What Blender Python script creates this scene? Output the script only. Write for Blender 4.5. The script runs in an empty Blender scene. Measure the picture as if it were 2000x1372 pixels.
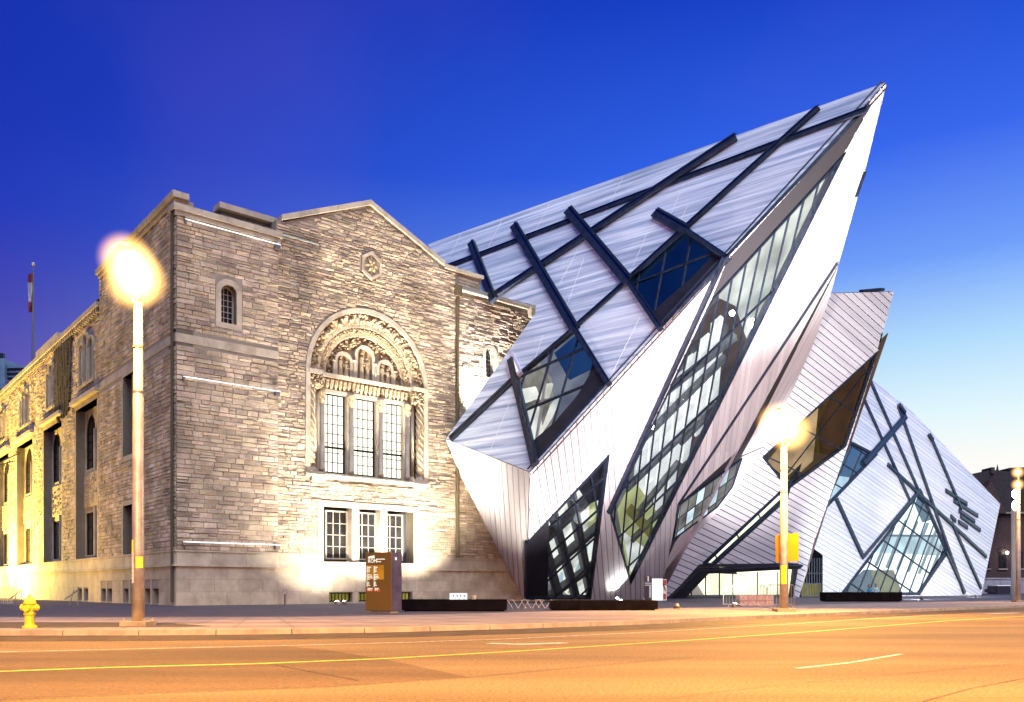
import bpy, bmesh, math, random
from mathutils import Vector, Matrix
from mathutils.geometry import tessellate_polygon
random.seed(7)
R = math.radians
sc = bpy.context.scene
col = sc.collection
# ------------------------------------------------------------------ camera
FOC, CX, HY, CH = 1680.0, 1000.0, 1150.0, 1.0
cam = bpy.data.objects.new('camera', bpy.data.cameras.new('camera')); col.objects.link(cam)
cam.location = (0, 0, CH); cam.rotation_euler = (R(90), 0, 0)
cam.data.sensor_width = 36; cam.data.lens = FOC / 2000 * 36
cam.data.shift_y = (HY - 686) / 2000
cam.data.clip_start = 0.1; cam.data.clip_end = 3000
sc.camera = cam
sc.view_settings.view_transform = 'Standard'
sc.view_settings.look = 'None'
sc.view_settings.exposure = 0.0
sc.view_settings.gamma = 1.0
sc.cycles.use_denoising = True
sc.cycles.max_bounces = 6
sc.cycles.transparent_max_bounces = 16
sc.cycles.sample_clamp_indirect = 4
sc.cycles.caustics_reflective = False
sc.cycles.caustics_refractive = False

def lin(c):
    return tuple(((v/255)/12.92 if v/255 <= .04045 else ((v/255+.055)/1.055)**2.4) for v in c) + (1.0,)

# ------------------------------------------------------------------ sky (dusk, the sun just set beyond the right edge)
w = bpy.data.worlds.new('World'); sc.world = w; w.use_nodes = True
nt = w.node_tree; N = nt.nodes; L = nt.links
for n in list(N): N.remove(n)
out = N.new('ShaderNodeOutputWorld'); bg = N.new('ShaderNodeBackground')
tc = N.new('ShaderNodeTexCoord'); sep = N.new('ShaderNodeSeparateXYZ')
L.new(tc.outputs['Generated'], sep.inputs[0])
def ramp(stops):
    r = N.new('ShaderNodeValToRGB'); e = r.color_ramp.elements
    while len(e) < len(stops): e.new(0.5)
    for k, (p, c) in enumerate(stops): e[k].position = p; e[k].color = lin(c)
    return r
cold = ramp([(0.0, (150, 105, 165)), (.15, (104, 84, 176)), (.28, (64, 60, 176)), (.36, (34, 54, 184)), (.46, (26, 50, 176)), (1, (12, 48, 150))])
warm = ramp([(0.0, (255, 246, 225)), (.13, (255, 254, 248)), (.18, (228, 249, 255)), (.25, (180, 224, 255)), (.33, (112, 160, 252)), (.43, (52, 104, 238)), (.56, (24, 66, 200)), (1, (12, 48, 150))])
L.new(sep.outputs[2], cold.inputs[0]); L.new(sep.outputs[2], warm.inputs[0])
hx = N.new('ShaderNodeCombineXYZ'); L.new(sep.outputs[0], hx.inputs[0]); L.new(sep.outputs[1], hx.inputs[1])
nrm = N.new('ShaderNodeVectorMath'); nrm.operation = 'NORMALIZE'; L.new(hx.outputs[0], nrm.inputs[0])
dot = N.new('ShaderNodeVectorMath'); dot.operation = 'DOT_PRODUCT'; L.new(nrm.outputs[0], dot.inputs[0])
SUNAZ = R(58); dot.inputs[1].default_value = (math.sin(SUNAZ), math.cos(SUNAZ), 0)
mr = N.new('ShaderNodeMapRange'); mr.interpolation_type = 'SMOOTHSTEP'
mr.inputs['From Min'].default_value = -.1; mr.inputs['From Max'].default_value = .93
L.new(dot.outputs['Value'], mr.inputs['Value'])
mx = N.new('ShaderNodeMix'); mx.data_type = 'RGBA'
L.new(mr.outputs[0], mx.inputs[0]); L.new(cold.outputs[0], mx.inputs[6]); L.new(warm.outputs[0], mx.inputs[7])
# faint pinkish high cloud
tn = N.new('ShaderNodeTexNoise'); tn.inputs['Scale'].default_value = 2.2; tn.inputs['Detail'].default_value = 3
L.new(tc.outputs['Generated'], tn.inputs['Vector'])
cr = N.new('ShaderNodeValToRGB'); cr.color_ramp.elements[0].position = .52; cr.color_ramp.elements[1].position = .8
cr.color_ramp.elements[1].color = (.08, .08, .08, 1); L.new(tn.outputs[0], cr.inputs[0])
m2 = N.new('ShaderNodeMix'); m2.data_type = 'RGBA'; L.new(cr.outputs[0], m2.inputs[0]); L.new(mx.outputs[2], m2.inputs[6])
m2.inputs[7].default_value = lin((170, 120, 205))
L.new(m2.outputs[2], bg.inputs[0]); bg.inputs[1].default_value = 1.0
L.new(bg.outputs[0], out.inputs[0])

# soft light of the open sky overhead
def new_light(name, kind, loc, energy, color, target=None, size=1.0, spot=None, blend=.5):
    d = bpy.data.lights.new(name, kind); o = bpy.data.objects.new(name, d); col.objects.link(o)
    o.location = loc; d.energy = energy; d.color = color
    if target is not None:
        o.rotation_euler = (Vector(target) - Vector(loc)).to_track_quat('-Z', 'Y').to_euler()
    if kind == 'SUN': d.angle = size
    elif kind == 'SPOT': d.spot_size = spot; d.spot_blend = blend; d.shadow_soft_size = size
    elif kind == 'POINT': d.shadow_soft_size = size
    return o
new_light('dusk_sky_light', 'SUN', (0, 0, 60), 4.1, (.79, .90, 1.0), (-10.8, 30, 9), R(60))

# ------------------------------------------------------------------ projection helpers: a photo pixel is a ray; points lie on real planes
def ray(px, py): return Vector(((px-CX)/FOC, 1, (HY-py)/FOC))
def at(px, py, d): return Vector((0, 0, CH)) + ray(px, py)*d
def gr(px, py, z=0.0): return at(px, py, (CH-z)*FOC/(py-HY))
class Pl:
    """a plane in the scene with 2D coordinates"""
    def __init__(s, a, b, c, up=None):
        s.o = Vector(a); n = (Vector(b)-s.o).cross(Vector(c)-s.o).normalized()
        if n.dot(Vector((0, 0, CH))-s.o) < 0: n = -n
        s.n = n; h = Vector((0, 0, 1)).cross(n).normalized(); s.ex = h; s.ey = n.cross(h)
    def hit(s, px, py, off=0):
        d = ray(px, py); o = s.o + s.n*off
        t = (o - Vector((0, 0, CH))).dot(s.n)/d.dot(s.n); return Vector((0, 0, CH)) + d*t
    def p2(s, px, py, off=0):
        v = s.hit(px, py, off) - s.o; return (v.dot(s.ex), v.dot(s.ey))
    def __call__(s, a, b, o=0): return s.o + s.ex*a + s.ey*b + s.n*o
    def poly(s, pts, off=0): return [s.p2(*p, off) for p in pts]

# ------------------------------------------------------------------ materials
def mat(name, base=(.5, .5, .5), rough=.7, metal=0, emit=None, estr=0, noise=None, bump=None, rnd=0, coord='Object', spec=.5, streak=False, tint=None):
    m = bpy.data.materials.new(name); m.use_nodes = True
    n = m.node_tree.nodes; l = m.node_tree.links; b = n['Principled BSDF']
    b.inputs['Base Color'].default_value = (*base, 1); b.inputs['Roughness'].default_value = rough
    b.inputs['Metallic'].default_value = metal; b.inputs['Specular IOR Level'].default_value = spec
    cur = None
    def rgb(c): 
        r = n.new('ShaderNodeRGB'); r.outputs[0].default_value = (*c, 1); return r.outputs[0]
    geo = n.new('ShaderNodeNewGeometry'); tcn = n.new('ShaderNodeTexCoord')
    vec = {'Object': geo.outputs['Position'], 'UV': tcn.outputs['UV']}[coord]
    if noise:                                            # (scale, second colour, lo, hi)
        t = n.new('ShaderNodeTexNoise'); t.inputs['Scale'].default_value = noise[0]; t.inputs['Detail'].default_value = 7
        t.inputs['Roughness'].default_value = .62
        if streak:
            mp = n.new('ShaderNodeMapping'); mp.inputs['Scale'].default_value = (.05, 1.7, 1); l.new(vec, mp.inputs[0]); l.new(mp.outputs[0], t.inputs['Vector'])
        else: l.new(vec, t.inputs['Vector'])
        mrn = n.new('ShaderNodeMapRange'); mrn.inputs['From Min'].default_value = noise[2]; mrn.inputs['From Max'].default_value = noise[3]
        l.new(t.outputs[0], mrn.inputs['Value'])
        k = n.new('ShaderNodeMix'); k.data_type = 'RGBA'; l.new(mrn.outputs[0], k.inputs[0])
        k.inputs[6].default_value = (*base, 1); k.inputs[7].default_value = (*noise[1], 1); cur = k.outputs[2]
    if rnd:
        oi = n.new('ShaderNodeObjectInfo'); ad = n.new('ShaderNodeMath'); ad.operation = 'ADD'
        l.new(oi.outputs['Random'], ad.inputs[0]); l.new(geo.outputs['Random Per Island'], ad.inputs[1])
        fr = n.new('ShaderNodeMath'); fr.operation = 'FRACT'; l.new(ad.outputs[0], fr.inputs[0])
        hs = n.new('ShaderNodeHueSaturation'); l.new(cur if cur else rgb(base), hs.inputs['Color'])
        v = n.new('ShaderNodeMapRange'); v.inputs['To Min'].default_value = 1-rnd; v.inputs['To Max'].default_value = 1+rnd
        l.new(fr.outputs[0], v.inputs['Value']); l.new(v.outputs[0], hs.inputs['Value'])
        f2 = n.new('ShaderNodeMath'); f2.operation = 'MULTIPLY'; f2.inputs[1].default_value = 7.31; l.new(fr.outputs[0], f2.inputs[0])
        f3 = n.new('ShaderNodeMath'); f3.operation = 'FRACT'; l.new(f2.outputs[0], f3.inputs[0])
        v2 = n.new('ShaderNodeMapRange'); v2.inputs['To Min'].default_value = .5 - .06*rnd; v2.inputs['To Max'].default_value = .5 + .06*rnd
        l.new(f3.outputs[0], v2.inputs['Value']); l.new(v2.outputs[0], hs.inputs['Hue'])
        cur = hs.outputs[0]
        if tint:
            k = n.new('ShaderNodeMix'); k.data_type = 'RGBA'; k.inputs[7].default_value = (*tint, 1)
            v3 = n.new('ShaderNodeMapRange'); v3.inputs['From Min'].default_value = .6; v3.inputs['From Max'].default_value = 1
            v3.inputs['To Max'].default_value = .6; l.new(f3.outputs[0], v3.inputs['Value']); l.new(v3.outputs[0], k.inputs[0]); l.new(cur, k.inputs[6]); cur = k.outputs[2]
    if cur: l.new(cur, b.inputs['Base Color'])
    if bump:                                             # (scale, strength, distance)
        t = n.new('ShaderNodeTexNoise'); t.inputs['Scale'].default_value = bump[0]; t.inputs['Detail'].default_value = 5
        l.new(vec, t.inputs['Vector']); bp = n.new('ShaderNodeBump'); bp.inputs['Strength'].default_value = bump[1]
        bp.inputs['Distance'].default_value = bump[2]; l.new(t.outputs[0], bp.inputs['Height']); l.new(bp.outputs[0], b.inputs['Normal'])
    if emit:
        b.inputs['Emission Color'].default_value = (*emit, 1); b.inputs['Emission Strength'].default_value = estr
    return m
def emis(name, c, s, noise=None):
    m = bpy.data.materials.new(name); m.use_nodes = True; n = m.node_tree.nodes; l = m.node_tree.links; n.clear()
    o = n.new('ShaderNodeOutputMaterial'); e = n.new('ShaderNodeEmission'); e.inputs[0].default_value = (*c, 1); e.inputs[1].default_value = s
    if noise:
        g = n.new('ShaderNodeNewGeometry'); t = n.new('ShaderNodeTexNoise'); t.inputs['Scale'].default_value = noise[0]; l.new(g.outputs['Position'], t.inputs['Vector'])
        k = n.new('ShaderNodeMapRange'); k.inputs['From Min'].default_value = .3; k.inputs['From Max'].default_value = .7
        k.inputs['To Min'].default_value = s*noise[1]; k.inputs['To Max'].default_value = s*noise[2]; l.new(t.outputs[0], k.inputs['Value']); l.new(k.outputs[0], e.inputs[1])
    l.new(e.outputs[0], o.inputs[0]); return m
def glass(name, tint=(.92, .97, .98), refl=.12, rough=.03):
    m = bpy.data.materials.new(name); m.use_nodes = True; n = m.node_tree.nodes; l = m.node_tree.links; n.clear()
    o = n.new('ShaderNodeOutputMaterial'); t = n.new('ShaderNodeBsdfTransparent'); t.inputs[0].default_value = (*tint, 1)
    g = n.new('ShaderNodeBsdfGlossy'); g.inputs['Roughness'].default_value = rough
    f0 = n.new('ShaderNodeLayerWeight'); f0.inputs[0].default_value = .5; f = n.new('ShaderNodeMath'); f.operation = 'POWER'; f.inputs[1].default_value = 4; l.new(f0.outputs['Facing'], f.inputs[0])
    a = n.new('ShaderNodeMath'); a.operation = 'ADD'; a.inputs[1].default_value = refl; a.use_clamp = True; l.new(f.outputs[0], a.inputs[0])
    k = n.new('ShaderNodeMixShader'); l.new(a.outputs[0], k.inputs[0]); l.new(t.outputs[0], k.inputs[1]); l.new(g.outputs[0], k.inputs[2])
    l.new(k.outputs[0], o.inputs[0]); return m

M = {}
M['stone'] = mat('rubble_stone', (.55, .44, .31), .9, noise=(.9, (.24, .185, .135), .38, .75), bump=(9, .9, .06), rnd=.30, tint=(.46, .32, .21))
M['mortar'] = mat('mortar', (.27, .23, .18), .95, bump=(12, .5, .02))
M['ashlar'] = mat('smooth_ashlar', (.44, .37, .28), .8, noise=(.9, (.24, .19, .14), .4, .75), bump=(14, .25, .01), rnd=.10)
M['carved'] = mat('carved_stone', (.44, .34, .21), .75, noise=(5, (.20, .14, .08), .4, .7), bump=(18, .6, .03))
M['copper'] = mat('copper_flashing', (.30, .42, .38), .6, noise=(2, (.36, .36, .32), .35, .65))
M['roofing'] = mat('roof_membrane', (.07, .07, .08), .9, noise=(1, (.1, .1, .1), .4, .6))
M['alu'] = mat('brushed_aluminium', (.90, .87, .90), .38, .22, noise=(1.0, (.62, .60, .66), .35, .75), coord='UV', streak=True, rnd=.09)
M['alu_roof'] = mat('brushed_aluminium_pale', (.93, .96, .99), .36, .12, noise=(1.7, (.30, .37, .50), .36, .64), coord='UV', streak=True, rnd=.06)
M['joint'] = mat('dark_joint', (.035, .033, .04), .6)
M['dark_frame'] = mat('dark_steel', (.006, .010, .024), .4, .1, spec=.4, noise=(3, (.018, .028, .055), .4, .6))
M['black_panel'] = mat('dark_panel', (.010, .009, .014), .5, 0, spec=.3, noise=(.8, (.018, .017, .025), .4, .6))
M['soffit'] = mat('soffit_aluminium', (.72, .62, .74), .35, .25, noise=(1, (.5, .45, .55), .4, .7))
M['glass'] = glass('clear_glass')
M['glass_blue'] = glass('blue_glass', (.35, .50, .62), .10)
M['glass_brown'] = glass('bronze_glass', (.65, .55, .42), .08)
M['room_white'] = emis('lit_room_wall', (1, .97, .88), 1.25, (.35, .5, 1.3))
M['room_bright'] = emis('bright_lobby_wall', (.95, 1, .98), 2.0, (.3, .8, 1.2))
M['room_pale'] = emis('pale_gallery_wall', (.98, .94, .84), 1.35, (.5, .35, 1.5))
M['room_warm'] = emis('warm_foyer_wall', (1, .93, .62), 2.1, (.3, .7, 1.2))
M['room_cool'] = emis('cool_room_or_reflected_stripe', (.72, .90, 1.0), 1.05, (.35, .6, 1.25))
M['room_green'] = emis('lit_room_wall_greenish', (.80, .78, .34), .85, (.5, .6, 1.3))
M['room_dim'] = emis('dim_room_or_reflected_stripe', (.48, .48, .46), .40, (.45, .4, 1.5))
M['room_blue'] = emis('dusk_room_wall', (.03, .09, .19), .55, (.35, .7, 1.3))
M['room_brown'] = emis('brown_room_wall', (.16, .10, .07), .75, (.3, .5, 1.4))
M['room_olive'] = emis('olive_room_wall', (.24, .21, .035), .8, (.4, .5, 1.3))
M['beam'] = mat('interior_beam', (.22, .23, .25), .6, noise=(2, (.13, .14, .15), .4, .6))
M['beam_white'] = mat('interior_white_beam', (.8, .8, .78), .6, emit=(1, .97, .95), estr=.85)  # beams glow: the indoor light is put into them
M['win_lit'] = emis('lit_window_pane', (1, .95, .78), 1.9, (1.2, .85, 1.1))
M['win_yellow'] = emis('dim_yellow_pane', (.52, .46, .08), .55, (.5, .5, 1.4))
M['win_dark'] = mat('dark_window_pane', (.012, .011, .014), .3, 0, spec=.15, noise=(.8, (.03, .028, .026), .4, .6))
M['win_frame'] = mat('window_frame_paint', (.016, .013, .010), .7, spec=.1)
M['win_frame_light'] = mat('window_frame_grey', (.38, .34, .28), .5)
M['asphalt'] = mat('asphalt', (.215, .142, .062), .85, noise=(23, (.08, .050, .022), .36, .68), bump=(30, 1.0, .02), spec=.3)
M['patch'] = mat('asphalt_patch', (.125, .075, .034), .85, noise=(27, (.062, .038, .018), .38, .68), bump=(34, .9, .015), spec=.3)
M['kerb_shade'] = mat('shaded_gutter', (.04, .028, .016), .8, noise=(1.4, (.085, .06, .035), .4, .8), bump=(30, .8, .015), spec=.3)  # shade below the kerb put into the colour, with some stain
M['void'] = mat('unlit_recess', (.003, .003, .004), .9, spec=.02)  # shade in the gate recess put into a near-black colour
M['tar'] = mat('tar_seam', (.02, .018, .016), .6)
M['concrete'] = mat('sidewalk_concrete', (.23, .185, .17), .85, noise=(.7, (.15, .12, .115), .35, .7), bump=(30, .3, .005))
M['kerb'] = mat('kerb_concrete', (.36, .27, .17), .85, noise=(2, (.22, .16, .10), .4, .7), bump=(30, .3, .005))
M['plaza'] = mat('plaza_paving', (.040, .032, .045), .7, noise=(.5, (.065, .052, .058), .35, .7), bump=(20, .3, .005))
M['soil'] = mat('verge_paving', (.035, .028, .018), .95, noise=(3, (.06, .045, .03), .4, .7), bump=(20, .6, .02))
M['paint_w'] = mat('road_paint_white', (.55, .50, .42), .7, noise=(7, (.22, .17, .11), .38, .66))
M['paint_y'] = mat('road_paint_yellow', (.70, .50, .03), .7, noise=(7, (.34, .22, .03), .4, .7))
M['galv'] = mat('galvanised_steel', (.42, .38, .36), .45, .55, noise=(2.5, (.30, .27, .26), .4, .6))
M['lamp_glow'] = emis('sodium_lamp_glass', (1, .72, .30), 60)
M['lamp_white'] = emis('white_lamp_glass', (1, .95, .85), 30)
M['fitting'] = mat('lamp_fitting', (.18, .16, .15), .4, .6)
M['tube_w'] = emis('white_led_line', (.92, .93, 1), 2.0)
M['yellow'] = mat('hydrant_yellow', (.72, .50, .02), .55, noise=(8, (.6, .42, .02), .45, .75), bump=(30, .2, .004))
M['chain'] = mat('steel_chain', (.3, .28, .25), .4, .8)
M['orange'] = mat('orange_sign_face', (.62, .17, .004), .55, spec=.2, emit=(1, .30, 0), estr=.12)
M['planter'] = mat('planter_dark_steel', (.003, .002, .003), .7, 0, spec=.04, noise=(2, (.006, .004, .005), .4, .6))
M['white'] = mat('white_enamel', (.85, .85, .85), .4)
M['white_lit'] = emis('lit_white_panel', (1, 1, 1), 1.15)
M['navy'] = mat('navy_panel', (.012, .018, .05), .25)
M['cyan'] = mat('pale_blue_panel', (.45, .65, .75), .3)
M['redp'] = mat('red_print', (.35, .07, .06), .5)
M['bronze'] = mat('bronze_totem_face', (.10, .045, .008), .45, .2, noise=(.8, (.07, .045, .008), .35, .65), emit=(.30, .12, .01), estr=.3)
M['totem_side'] = mat('totem_side_steel', (.05, .035, .085), .3, .5, noise=(2, (.09, .07, .13), .4, .6))
M['ink_lit'] = emis('backlit_lettering', (1, .90, .72), 1.3)
M['ink_red'] = emis('red_backlit_lettering', (1, .16, .05), 1.0)
M['ink'] = mat('dark_lettering', (.02, .02, .03), .5)
M['map'] = emis('backlit_map_panel', (.95, .35, .03), .55, (2, .7, 1.3))
M['brick_dark'] = mat('dark_brick', (.10, .05, .04), .9, noise=(3, (.05, .028, .025), .4, .6), bump=(8, .5, .03))
M['slate'] = mat('dark_slate', (.028, .018, .022), .8, noise=(2, (.045, .03, .03), .4, .6))
M['blockwall'] = mat('pale_wall', (.40, .36, .40), .8, noise=(.6, (.3, .27, .3), .35, .7))
M['vehicle'] = mat('dark_box_paint', (.02, .015, .025), .4)
M['flag_red'] = mat('flag_red', (.16, .012, .02), .8)
M['flag_white'] = mat('flag_white', (.35, .33, .42), .8)
M['tower'] = mat('office_cladding', (.10, .16, .25), .5, noise=(.3, (.16, .24, .34), .4, .6))
M['leaf'] = mat('leaf', (.16, .13, .02), .6, rnd=.4)
M['bark'] = mat('bark', (.08, .06, .04), .9)
M['skin'] = mat('skin', (.35, .2, .14), .6)
M['bluecloth'] = mat('blue_cloth', (.02, .16, .28), .8)
M['palecloth'] = mat('pale_blue_cloth', (.30, .45, .50), .8)
M['hair'] = mat('dark_hair', (.01, .008, .01), .6)
M['granite'] = mat('pink_granite', (.48, .28, .24), .7, noise=(6, (.3, .18, .16), .4, .6))
M['ivy'] = mat('ivy_stems', (.09, .065, .03), .9)

for k_ in ('asphalt', 'patch', 'concrete', 'stone'):      # broad wear and stains over the fine grain
    m_ = M[k_]; n_ = m_.node_tree.nodes; l_ = m_.node_tree.links; b_ = n_['Principled BSDF']; src = b_.inputs['Base Color'].links[0].from_socket
    g_ = n_.new('ShaderNodeNewGeometry'); mp_ = n_.new('ShaderNodeMapping'); mp_.inputs['Rotation'].default_value = (0, 0, R(-35)); mp_.inputs['Scale'].default_value = (.10, .55, .4)
    t_ = n_.new('ShaderNodeTexNoise'); t_.inputs['Scale'].default_value = 1.0; t_.inputs['Detail'].default_value = 4; l_.new(g_.outputs['Position'], mp_.inputs[0]); l_.new(mp_.outputs[0], t_.inputs['Vector'])
    r_ = n_.new('ShaderNodeMapRange'); r_.inputs['From Min'].default_value = .35; r_.inputs['From Max'].default_value = .65; r_.inputs['To Min'].default_value = .68; r_.inputs['To Max'].default_value = 1.15; l_.new(t_.outputs[0], r_.inputs['Value'])
    h_ = n_.new('ShaderNodeHueSaturation'); l_.new(src, h_.inputs['Color']); l_.new(r_.outputs[0], h_.inputs['Value']); l_.new(h_.outputs[0], b_.inputs['Base Color'])

# ------------------------------------------------------------------ mesh helpers
def link(o, parent=None):
    col.objects.link(o)
    if parent is not None: o.parent = parent
    return o
def root(name, loc, label, cat, group=None):
    o = bpy.data.objects.new(name, None); o.location = loc; col.objects.link(o); bpy.context.view_layer.update
    o['label'] = label; o['category'] = cat
    if group: o['group'] = group
    return o
class MB:
    def __init__(s): s.v = []; s.f = []; s.uv = []
    def quad(s, *p): 
        i = len(s.v); s.v += [Vector(x) for x in p]; s.f.append(tuple(range(i, i+len(p)))); return s
    def box8(s, p):          # p: bottom 4 (ccw) + top 4
        i = len(s.v); s.v += [Vector(x) for x in p]
        s.f += [tuple(i+k for k in q) for q in ((0, 3, 2, 1), (4, 5, 6, 7), (0, 1, 5, 4), (1, 2, 6, 5), (2, 3, 7, 6), (3, 0, 4, 7))]; return s
    def box(s, x0, y0, z0, x1, y1, z1):
        return s.box8([(x0, y0, z0), (x1, y0, z0), (x1, y1, z0), (x0, y1, z0), (x0, y0, z1), (x1, y0, z1), (x1, y1, z1), (x0, y1, z1)])
    def fbox(s, fr, a0, b0, a1, b1, o0, o1):   # box in a frame: a,b in plane, o outward
        return s.box8([fr(a0, b0, o0), fr(a1, b0, o0), fr(a1, b0, o1), fr(a0, b0, o1), fr(a0, b1, o0), fr(a1, b1, o0), fr(a1, b1, o1), fr(a0, b1, o1)])
    def tube(s, pts, r, n=8, cap=True):
        pts = [Vector(p) for p in pts]; rings = []
        rr = r if isinstance(r, (list, tuple)) else [r]*len(pts)
        for k, p in enumerate(pts):
            d = (pts[min(k+1, len(pts)-1)] - pts[max(k-1, 0)]).normalized()
            a = d.orthogonal().normalized() if k == 0 else (a - d*a.dot(d)).normalized()
            b = d.cross(a); i = len(s.v)
            s.v += [p + (a*math.cos(2*math.pi*j/n) + b*math.sin(2*math.pi*j/n))*rr[k] for j in range(n)]; rings.append(i)
        for q in range(len(rings)-1):
            for j in range(n): s.f.append((rings[q]+j, rings[q]+(j+1) % n, rings[q+1]+(j+1) % n, rings[q+1]+j))
        if cap: s.f.append(tuple(rings[0]+j for j in reversed(range(n)))); s.f.append(tuple(rings[-1]+j for j in range(n)))
        return s
    def lathe(s, c, prof, n=16):   # prof [(r,z)]
        return s.tube([Vector(c)+Vector((0, 0, z)) for r, z in prof], [max(r, 1e-4) for r, z in prof], n)
    def ball(s, c, r, sx=1, sy=1, sz=1, n=10, m=6):
        c = Vector(c); i = len(s.v)
        for a in range(m+1):
            th = math.pi*a/m
            for b in range(n):
                ph = 2*math.pi*b/n; s.v.append(c + Vector((r*sx*math.sin(th)*math.cos(ph), r*sy*math.sin(th)*math.sin(ph), r*sz*math.cos(th))))
        for a in range(m):
            for b in range(n): s.f.append((i+a*n+b, i+(a+1)*n+b, i+(a+1)*n+(b+1) % n, i+a*n+(b+1) % n))
        return s
    def build(s, name, m, parent=None, smooth=False, **props):
        me = bpy.data.meshes.new(name)
        off = parent.location if (parent is not None and parent.parent is None) else Vector((0, 0, 0))
        if parent is not None and parent.parent is not None:
            off = Vector(parent['_w']) if '_w' in parent else parent.parent.location
        me.from_pydata([tuple(p - off) for p in s.v], [], s.f)
        if s.uv:
            ul = me.uv_layers.new(name='UVMap')
            for li, lp in enumerate(me.loops): ul.data[li].uv = s.uv[lp.vertex_index]
        if smooth: me.polygons.foreach_set('use_smooth', [True]*len(me.polygons))
        me.materials.append(m if not isinstance(m, str) else M[m]); me.update()
        o = bpy.data.objects.new(name, me); link(o, parent)
        for k, v in props.items(): o[k] = v
        return o
def struct(o): o['kind'] = 'structure'; return o

def tess(outer, holes):
    out = [[tuple(outer[i]) for i in t] for t in tessellate_polygon([[Vector((a, b, 0)) for a, b in outer]])]
    for h in holes:                                      # convex holes, cut out piece by piece
        n = len(h); sg = 1 if sum(h[k][0]*h[(k+1) % n][1]-h[(k+1) % n][0]*h[k][1] for k in range(n)) > 0 else -1
        x0, x1 = min(p[0] for p in h), max(p[0] for p in h); y0, y1 = min(p[1] for p in h), max(p[1] for p in h); nxt = []
        for piece in out:
            if max(p[0] for p in piece) <= x0 or min(p[0] for p in piece) >= x1 or max(p[1] for p in piece) <= y0 or min(p[1] for p in piece) >= y1: nxt.append(piece); continue
            cur = piece
            for k in range(n):
                p, q = h[k], h[(k+1) % n]; nx, ny = -(q[1]-p[1])*sg, (q[0]-p[0])*sg; c = nx*p[0]+ny*p[1]
                o = clip(cur, -nx, -ny, -c)
                if len(o) > 2: nxt.append(o)
                cur = clip(cur, nx, ny, c)
                if len(cur) < 3: break
        out = nxt
    return [p for p in out if area(p) > 1e-6]
def slab(mb, fr, outer, holes, o0, o1, back=True):
    """o0 front offset, o1 back offset"""
    for t in tess(outer, holes):
        mb.quad(*[fr(a, b, o0) for a, b in t])
        if back: mb.quad(*[fr(a, b, o1) for a, b in reversed(t)])
    for lp in [outer]+list(holes):
        for k in range(len(lp)):
            p, q = lp[k], lp[(k+1) % len(lp)]
            mb.quad(fr(*p, o0), fr(*p, o1), fr(*q, o1), fr(*q, o0))
    return mb
def clip(poly, nx, ny, c):   # keep nx*x+ny*y >= c ; returns poly
    o = []
    for k in range(len(poly)):
        p, q = poly[k], poly[(k+1) % len(poly)]
        dp = nx*p[0]+ny*p[1]-c; dq = nx*q[0]+ny*q[1]-c
        if dp >= 0: o.append(p)
        if (dp > 0 and dq < 0) or (dp < 0 and dq > 0):
            t = dp/(dp-dq); o.append((p[0]+t*(q[0]-p[0]), p[1]+t*(q[1]-p[1])))
    return o
def inset(poly, d):  # convex polygon inset/outset (d<0)
    area = sum(poly[k][0]*poly[(k+1) % len(poly)][1]-poly[(k+1) % len(poly)][0]*poly[k][1] for k in range(len(poly)))
    sg = 1 if area > 0 else -1; n = len(poly); lines = []
    for k in range(n):
        p, q = Vector(poly[k]), Vector(poly[(k+1) % n]); e = (q-p).normalized(); nn = Vector((-e.y, e.x))*sg
        lines.append((nn, nn.dot(p)+d))
    res = []
    for k in range(n):
        (a, c), (b, e) = lines[k-1], lines[k]; det = a.x*b.y-a.y*b.x
        if abs(det) < 1e-6: res.append(tuple(Vector(poly[k])+b*d)); continue
        res.append(((c*b.y-e*a.y)/det, (a.x*e-b.x*c)/det))
    return res

def planks(parent, pl, outer, holes, d1, d2, width, gap, m, proud=.06, name='cladding_panel', origin=None):
    """aluminium planks: strips of the facet running along d1->d2 (photo points on this plane), each plank its own part"""
    a, b = Vector(pl.p2(*d1)), Vector(pl.p2(*d2)); e = (b-a).normalized(); nn = Vector((-e.y, e.x))
    tris = tess(outer, holes); vals = [nn.dot(Vector(p)) for p in outer]
    c = math.floor(min(vals)/width)*width; k = 0; made = []
    while c < max(vals):
        lo, hi = c+gap/2, c+width-gap/2; u0 = random.uniform(0, 40); pcs = []
        for t in tris:
            q = clip(t, nn.x, nn.y, lo); q = clip(q, -nn.x, -nn.y, -hi) if len(q) > 2 else q
            if len(q) < 3 or area(q) < 1e-5: continue
            es = [e.dot(Vector(p)) for p in q]; pcs.append((min(es), max(es), q))
        pcs.sort(key=lambda x: x[0]); groups = []; end = None
        for p_ in pcs:
            if end is None or p_[0] > end-1e-3: groups.append([]); end = p_[1]
            end = max(end, p_[1]); groups[-1].append(p_[2])
        for g_ in groups:
          mb = MB()
          if len(g_) == 1 and area(g_[0]) < .004: continue
          for q in g_:
            i = len(mb.v); mb.v += [pl(x, y, proud) for x, y in q]; mb.f.append(tuple(range(i, i+len(q))))
            mb.uv += [(e.dot(Vector(p))+u0*0, nn.dot(Vector(p))) for p in q]
            for j in range(len(q)):
                p, r = q[j], q[(j+1) % len(q)]; vp, vr = nn.dot(Vector(p)), nn.dot(Vector(r))
                if (abs(vp-lo) < 1e-4 and abs(vr-lo) < 1e-4) or (abs(vp-hi) < 1e-4 and abs(vr-hi) < 1e-4):
                    i = len(mb.v); mb.v += [pl(*p, proud), pl(*p, 0), pl(*r, 0), pl(*r, proud)]; mb.f.append((i, i+1, i+2, i+3))
                    mb.uv += [(e.dot(Vector(p)), vp)]*2+[(e.dot(Vector(r)), vr)]*2
          if mb.v: made.append(mb.build(name, m, parent))
        c += width
    return made
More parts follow.
